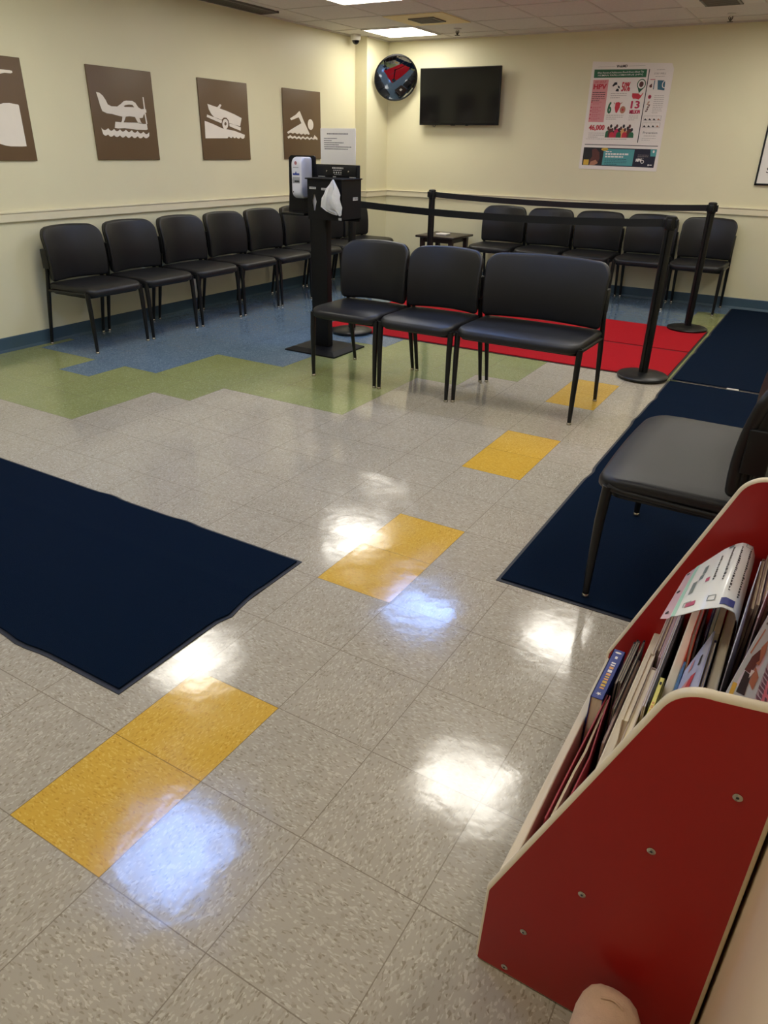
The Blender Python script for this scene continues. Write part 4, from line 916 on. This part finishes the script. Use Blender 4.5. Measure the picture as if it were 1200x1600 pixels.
for a in ((1.1870, 1.1985, 0.600, 0.845, 0.141, 0.405, (206, 190, 166), 'thick cream book with its page edges up in the second slot', 0.0, 'book'),
          (1.1995, 1.2120, 0.470, 0.800, 0.141, 0.402, (180, 160, 150), 'long brown-paged book at the near end of the second slot', 0.0, 'book'),
          (1.1900, 1.1960, 0.850, 1.050, 0.141, 0.398, (190, 172, 160), 'cream booklet at the far end of the second slot', 0.0, 'booklet'),
          (1.1980, 1.2050, 0.860, 1.055, 0.141, 0.408, (120, 96, 84), 'brown booklet at the far end of the second slot', 0.0, 'booklet'),
          (1.2065, 1.2120, 0.830, 1.050, 0.141, 0.412, (196, 164, 170), 'pinkish booklet at the far end of the second slot', 0.0, 'booklet'),
          (1.2140, 1.2195, 0.640, 1.040, 0.141, 0.422, (214, 204, 206), 'long white booklet in the second slot', 0.0, 'booklet'),
          (1.2210, 1.2260, 0.650, 1.045, 0.141, 0.430, (44, 46, 54), 'long black-covered notebook in the second slot', 0.0, 'booklet'),
          (1.2595, 1.2640, 0.560, 0.790, 0.250, 0.450, (84, 130, 176), 'blue magazine at the near end of the third slot', 0.0, 'magazine'),
          (1.2710, 1.2750, 0.815, 0.960, 0.250, 0.490, (150, 160, 176), 'pale grey-blue magazine in the third slot', 0.0, 'magazine'),
          (1.2600, 1.2690, 0.800, 1.020, 0.250, 0.515, (226, 66, 26), 'orange-red book under the draped plastic-covered sheet', 0.0, 'book'),
          (1.2830, 1.2880, 0.815, 0.980, 0.250, 0.508, (28, 34, 66), 'navy booklet standing in the third slot', 0.0, 'booklet'),
          (1.2900, 1.2960, 0.815, 1.040, 0.250, 0.520, (170, 178, 170), 'grey-green booklet stack under the draped sheet', 0.0, 'booklet'),
          (1.2975, 1.3090, 0.805, 1.050, 0.250, 0.530, (222, 206, 174), 'cream-paged book against the third divider under the draped sheet', 0.0, 'book')):
    book(*a[:7], a[7], lean=a[8], cat=a[9], name='picture_book' if a[9] == 'book' else a[9])
def spine_yel(b, fn): glyphs(b, 1.2305, 1.2345, 0.515, 0.628, 0.4475, [orr, orr, ink], fn); glyphs(b, 1.2305, 1.2345, 0.690, 0.692, 0.4475, [ink], fn)
book(1.2270, 1.2380, 0.440, 0.715, 0.141, 0.447, (232, 220, 118), 'yellow-spined book with orange lettering in the second slot', style='spine', pr=spine_yel)
def lav(b, fn):
    pk = mat('poster_pink', (216, 146, 148), 0.5); rd = mat('poster_red', (196, 44, 60), 0.5)
    for (y, z, w_, h_, m) in ((0.70, 0.49, 0.035, 0.010, blk), (0.665, 0.455, 0.030, 0.028, rd), (0.70, 0.440, 0.022, 0.020, pk), (0.64, 0.42, 0.04, 0.02, orr), (0.755, 0.46, 0.03, 0.016, pk)):
        b.add([(1.2955, y, z), (1.2955, y+w_*0.4, z+h_), (1.2955, y+w_, z+h_), (1.2955, y+w_*0.7, z)], [(0, 1, 2, 3)], m, fn)
book(1.3040, 1.3090, 0.590, 0.770, 0.252, 0.536, (96, 92, 120), 'dark-edged booklet right behind the lavender one', cat='booklet', name='booklet', ct=0.0008)
# papers and magazines of the rear slot
def leaf(pts_top, pts_bot, rgb, label, name='loose_sheet', cat='paper', th=0.0015, pr=None, bend=0.0, group='loose papers in the rack'):
    n = 10; A = [Vector(p) for p in pts_top]; B = [Vector(p) for p in pts_bot]; c = tuple(B[0])
    t = thing(name, c, label, cat, group=group)
    def S(u, v, h=0.0):
        p = (A[0].lerp(A[1], u)).lerp(B[0].lerp(B[1], u), v); nr = (A[1]-A[0]).cross(B[0]-A[0]).normalized()
        return p+nr*(bend*math.sin(PI*u)*math.sin(PI*v)+h)
    vs = []; fs = []
    for s in (0, 1):
        for i in range(n+1):
            for j in range(n+1): vs.append(tuple(S(i/n, j/n, s*th)))
    m1 = (n+1)**2
    for i in range(n):
        for j in range(n): a = i*(n+1)+j; f = (a, a+1, a+n+2, a+n+1); fs.append(f); fs.append(tuple(q+m1 for q in f[::-1]))
    per = [i*(n+1) for i in range(n+1)]+[n*(n+1)+j for j in range(1, n+1)]+[i*(n+1)+n for i in range(n-1, -1, -1)]+[j for j in range(n-1, 0, -1)]
    for k in range(len(per)): a, b_ = per[k], per[(k+1) % len(per)]; fs.append((a, b_, b_+m1, a+m1))
    MB().add(vs, fs, bmat(rgb)).build('sheet', t, c, smooth=60)
    if pr:
        b = MB(); pr(b, lambda u, v, h: tuple(S(u, v, -0.0006-h if pr_side < 0 else th+0.0006+h))); b.build('printing', t, c, smooth=0)
    return t
pr_side = -1
leaf([(1.336, 0.555, 0.640), (1.344, 0.800, 0.715)], [(1.3355, 0.555, 0.350), (1.3355, 0.800, 0.350)], (188, 190, 206), 'bluish white folded sheet standing at the front of the rear slot', bend=-0.008)
leaf([(1.360, 0.620, 0.700), (1.372, 0.800, 0.722)], [(1.356, 0.620, 0.350), (1.360, 0.800, 0.350)], (196, 182, 196), 'lilac folded sheet behind the bluish one in the rear slot', bend=-0.008)
def lav_pr(b, F):
    pk = mat('poster_pink', (216, 146, 148), 0.5); rd = mat('poster_red', (196, 44, 60), 0.5)
    for pts, m in (([(0.55, 0.20), (0.70, 0.16), (0.72, 0.24), (0.58, 0.28)], blk), ([(0.25, 0.35), (0.45, 0.25), (0.50, 0.45), (0.35, 0.60)], rd), ([(0.35, 0.55), (0.5, 0.5), (0.48, 0.75), (0.36, 0.8)], pk), ([(0.05, 0.4), (0.2, 0.35), (0.22, 0.7), (0.08, 0.75)], orr), ([(0.70, 0.55), (0.85, 0.5), (0.86, 0.62), (0.72, 0.68)], pk)): b.flat([pts], m, lambda u, v, h: F(u, v, 0.0004))
pr_side = 1
leaf([(1.3010, 0.580, 0.536), (1.3010, 0.800, 0.536)], [(1.2670, 0.580, 0.455), (1.2670, 0.760, 0.440)], (182, 184, 214), 'lavender booklet leaning with its cover up, at the near end of the third slot', name='booklet', cat='booklet', th=0.003, pr=lav_pr, group='books in the red rack')
pr_side = -1
for k, (dx, rgb, lb) in enumerate(((0.006, (70, 62, 58), 'dark brown magazine behind the lilac sheet'), (0.012, (112, 106, 104), 'grey magazine behind the dark brown one'), (0.018, (84, 80, 84), 'charcoal magazine just in front of the pink magazine'))):
    leaf([(1.340+dx, 0.430, 0.610), (1.378+dx, 0.730, 0.690)], [(1.352+dx, 0.430, 0.350), (1.378+dx, 0.730, 0.350)], rgb, lb, name='magazine', cat='magazine', th=0.003, group='magazines in the rear slot')
def pink_pr(b, F):
    P_ = {k: mat('poster_'+k, v, 0.5) for k, v in dict(pink=(216, 146, 148), black=(26, 22, 24), brown=(92, 48, 40), skin=(176, 120, 92), yellow=(214, 176, 60), white=(236, 232, 226), grey_text=(150, 140, 134)).items()}
    hot = mat('cover_pink', (240, 150, 166), 0.45); gb = mat('cover_grey_blue', (190, 204, 206), 0.45); mv = mat('cover_mauve', (120, 92, 108), 0.5)
    def pg(pts, m, l): b.flat([pts], m, lambda u, v, h: F(u, v, 0.0002*l))
    pg([(0.0, 0.0), (0.85, 0.0), (0.70, 0.50), (0.0, 0.50)], gb, 1); pg([(0.0, 0.62), (0.66, 0.62), (0.60, 1.0), (0.0, 1.0)], hot, 1)
    pg([(0.30, 0.10), (0.45, 0.12), (0.58, 0.22), (0.50, 0.30), (0.33, 0.24)], P_['brown'], 2); pg([(0.44, 0.24), (0.60, 0.22), (0.72, 0.30), (0.62, 0.36), (0.46, 0.33)], P_['skin'], 2); pg([(0.10, 0.14), (0.30, 0.12), (0.32, 0.26), (0.14, 0.30)], P_['black'], 2)
    pg([(0.26, 0.28), (0.42, 0.28), (0.38, 0.42), (0.24, 0.40)], P_['skin'], 3); pg([(0.02, 0.05), (0.14, 0.02), (0.16, 0.10), (0.05, 0.12)], P_['yellow'], 2); pg([(0.45, 0.04), (0.75, 0.10), (0.75, 0.13), (0.45, 0.07)], P_['skin'], 3); pg([(0.28, 0.24), (0.36, 0.22), (0.38, 0.30)], P_['white'], 4)
    for k in range(16):
        u = 0.04+0.045*k; pg([(u, 0.50+0.03*(k % 3)), (u+0.03, 0.49+0.02*(k % 2)), (u+0.035, 0.62), (u+0.005, 0.64)], mv, 3)
        if k % 2: pg([(u, 0.70), (u+0.05, 0.68), (u+0.055, 0.73), (u+0.004, 0.75)], mv, 3)
    for k in range(6): pg(ell(0.80+0.01*(k % 2), 0.08+0.08*k, 0.012, 0.02, 8), P_['black'], 3)
leaf([(1.3400, 0.420, 0.672), (1.3790, 0.680, 0.700)], [(1.4120, 0.370, 0.645), (1.4150, 0.610, 0.665)], (214, 204, 214), "pink children's magazine with figures on its cover, lying over the rear slot", name='magazine', cat='magazine', th=0.004, pr=pink_pr, group='magazines in the rear slot')
for k, (x, rgb, lb) in enumerate(((1.345, (150, 120, 110), 'brownish booklet at the far end of the rear slot'), (1.352, (196, 176, 164), 'cream booklet at the far end of the rear slot'), (1.360, (120, 90, 92), 'dusty rose booklet at the far end of the rear slot'), (1.369, (206, 160, 150), 'salmon booklet at the far end of the rear slot'), (1.377, (150, 176, 160), 'pale green booklet at the far end of the rear slot'))):
    book(x-0.003, x+0.003, 0.82, 1.045, 0.349, 0.600+0.012*k, rgb, lb, lean=0.03, ct=0.0008, cat='booklet', name='booklet', group='booklets at the far end of the rear slot')

# plastic covered sheet draped over the books
def draped():
    c = (1.29, 0.86, 0.54)
    t = thing('laminated_sheet', c, 'plastic-covered white activity sheet draped over the books of the rack', 'paper', group=None)
    # cross-section from the left edge over the arch down to the right, near and far ends
    def sec(s):
        # s 0..1 ; returns x, z offset
        P = [(0.0, 1.203, 0.585), (0.12, 1.214, 0.590), (0.3, 1.237, 0.604), (0.5, 1.268, 0.626), (0.7, 1.302, 0.640), (0.82, 1.324, 0.632), (0.91, 1.334, 0.606), (1.0, 1.336, 0.560)]
        for i in range(len(P)-1):
            if s <= P[i+1][0]+1e-9:
                k = (s-P[i][0])/(P[i+1][0]-P[i][0]); k2 = k
                return P[i][1]+(P[i+1][1]-P[i][1])*k2, P[i][2]+(P[i+1][2]-P[i][2])*k2
    def S(s, v, h=0.0):
        x, z = sec(s); y0 = 0.712+0.03*s-0.01*math.sin(PI*s); y1 = 0.945+0.085*min(1, s*1.6)
        y = y0+(y1-y0)*v
        return (x+0.010*v*(1-s), y, z-0.02*(1-s)*v+0.010*math.sin(PI*v)*math.sin(PI*s)+h)
    def patch(b, s0, s1, v0, v1, m, h, ns=14, nv=10, shape=None):
        vs = []; fs = []
        for i in range(ns+1):
            for j in range(nv+1): vs.append(S(s0+(s1-s0)*i/ns, v0+(v1-v0)*j/nv, h))
        for i in range(ns):
            for j in range(nv): a = i*(nv+1)+j; fs.append((a, a+nv+1, a+nv+2, a+1))
        b.add(vs, fs, m)
    lam = mat('laminated_paper', (226, 226, 220), 0.18, spec=0.6); mint = mat('mint_border', (168, 208, 188), 0.2); clear = mat('plastic_sleeve', (204, 172, 180), 0.15, spec=0.6)
    b = MB(); patch(b, 0.16, 1.0, 0, 1, lam, 0.001, 24); patch(b, 0.16, 1.0, 0, 1, lam, -0.0005, 24); main = b
    b = MB(); patch(b, 0.0, 0.16, -0.02, 1.0, clear, 0.0005, 4); b.build('punched_margin', t, c, smooth=60)
    b = MB(); patch(b, 0.165, 0.22, 0.0, 1.0, mint, 0.0018, 4)
    for v in (0.08, 0.5, 0.92):
        b.flat([ell(0, 0, 0.0032, 0.0045, 12)], ink, lambda a, y, h, v=v: (S(0.07, v)[0]+a, S(0.07, v)[1]+y, S(0.07, v)[2]+0.002+a*1.1))
    b.build('border_print', t, c, smooth=0)
    b = main; slate = mat('print_slate', (110, 120, 118), 0.4); mg = mat('print_rose', (178, 60, 96), 0.4); nb = mat('print_navy', (34, 48, 120), 0.4)
    for (s0, s1, v0, v1, m) in ((0.27, 0.32, 0.30, 0.50, slate), (0.33, 0.37, 0.50, 0.58, slate), (0.34, 0.38, 0.60, 0.76, slate), (0.30, 0.40, 0.09, 0.15, mg), (0.42, 0.46, 0.40, 0.46, mg), (0.55, 0.60, 0.94, 0.99, slate), (0.66, 0.80, 0.03, 0.11, nb)): patch(b, s0, s1, v0, v1, m, 0.0022, 3, 3)
    for s, va, vb in ((0.50, 0.38, 0.80), (0.60, 0.35, 0.92), (0.70, 0.20, 0.90), (0.80, 0.16, 0.90)):
        v = va
        while v < vb: wv = random.uniform(0.012, 0.03); patch(b, s, s+random.uniform(0.012, 0.024), v, v+wv, ink, 0.0022, 1, 1); v += wv+0.012
    for (s, v) in ((0.52, 0.09), (0.27, 0.10), (0.74, 0.93)):
        for (a0, a1, b0, b1) in ((s, s+0.08, v, v+0.008), (s, s+0.08, v+0.06, v+0.068), (s, s+0.008, v, v+0.068), (s+0.072, s+0.08, v, v+0.068)): patch(b, a0, a1, b0, b1, slate, 0.0022, 2, 2)
    b.build('sheet', t, c, smooth=60)
draped()

# ------------------------------------------------------------------ reception desk side behind the rack
t = thing('reception_desk', (1.80, 0.15, 0), 'maple laminate desk side panel at the bottom right corner behind the rack', 'desk')
dc = (1.80, 0.15, 0)
MB().box(1.4375, 2.10, -1.30, 1.46, 0.0, 1.00, tan, bev=0.004).build('cabinet_body', t, dc)
MB().box(1.4375, 2.12, -1.31, 1.47, 1.001, 1.030, tan, bev=0.006).build('countertop', t, dc)

# ------------------------------------------------------------------ shoe of the photographer
def shoe():
    """toe propped up against the rack, heel on the floor; d = distance ahead of the heel, z = height above the sole"""
    hx, hy, tilt = 1.323, -0.002, math.radians(30); ct, st = math.cos(tilt), math.sin(tilt)
    def fn(X, D, Z): return (hx+X-0.05*D, hy+D*ct-Z*st, D*st+Z*ct)
    c = (hx, hy, 0); t = thing('shoe', c, 'tan suede shoe with its toe propped against the red rack at the bottom edge', 'shoe')
    sue = mat('tan_suede', (204, 170, 142), 0.85, var=0.07, vscale=30, bump=0.25, bscale=220, sheen=0.2); sole = mat('shoe_sole', (120, 92, 72), 0.7)
    secs = [(0.292, 0.006, 0.030, 0.040), (0.289, 0.022, 0.022, 0.050), (0.281, 0.034, 0.016, 0.058), (0.266, 0.043, 0.014, 0.063), (0.245, 0.0485, 0.014, 0.066), (0.215, 0.0505, 0.014, 0.070), (0.185, 0.049, 0.014, 0.078), (0.150, 0.044, 0.014, 0.090), (0.115, 0.039, 0.014, 0.098), (0.080, 0.037, 0.014, 0.098), (0.045, 0.036, 0.014, 0.096), (0.018, 0.032, 0.014, 0.094), (0.006, 0.024, 0.018, 0.088), (0.001, 0.010, 0.030, 0.075)]
    n = 28; vs = []; fs = []
    for d, hw, z0, z1 in secs:
        hw *= 1.08
        for k in range(n):
            a = 2*PI*k/n; ca, sa = math.cos(a), math.sin(a); e = 2.6 if sa < 0 else 2.1
            dent = 0.005*math.exp(-((d-0.262)/0.010)**2)*max(0, sa)
            vs.append(fn(hw*math.copysign(abs(ca)**(2/2.3), ca), d, (z0+z1)/2+(z1-z0)/2*math.copysign(abs(sa)**(2/e), sa)-dent))
    for i in range(len(secs)-1):
        for k in range(n): fs.append((i*n+k, i*n+(k+1) % n, (i+1)*n+(k+1) % n, (i+1)*n+k))
    fs.append(tuple(range(n))); fs.append(tuple(range((len(secs)-1)*n, len(secs)*n))[::-1])
    MB().add(vs, fs, sue).build('upper', t, c, smooth=70)
    ol = [(s_[1]*0.98, s_[0]) for s_ in secs]+[(-s_[1]*0.98, s_[0]) for s_ in secs[::-1]]
    MB().slab(ol, 0.0, 0.018, 0.004, sole, fn=fn, n=2, rings=2).build('sole', t, c)
    pts = [fn(x, 0.276-abs(x)*0.35, 0.0625-abs(x)*0.25) for x in (-0.018, -0.010, -0.003, 0.003, 0.010, 0.018)]
    MB().tube(pts, 0.0020, sue, 8).build('toe_seam', t, c)
    pts = [fn(0.028*math.cos(a), 0.075+0.045*math.sin(a), 0.0985) for a in [2*PI*k/20 for k in range(21)]]
    MB().tube(pts, 0.004, sue, 8).build('collar', t, c)
shoe()
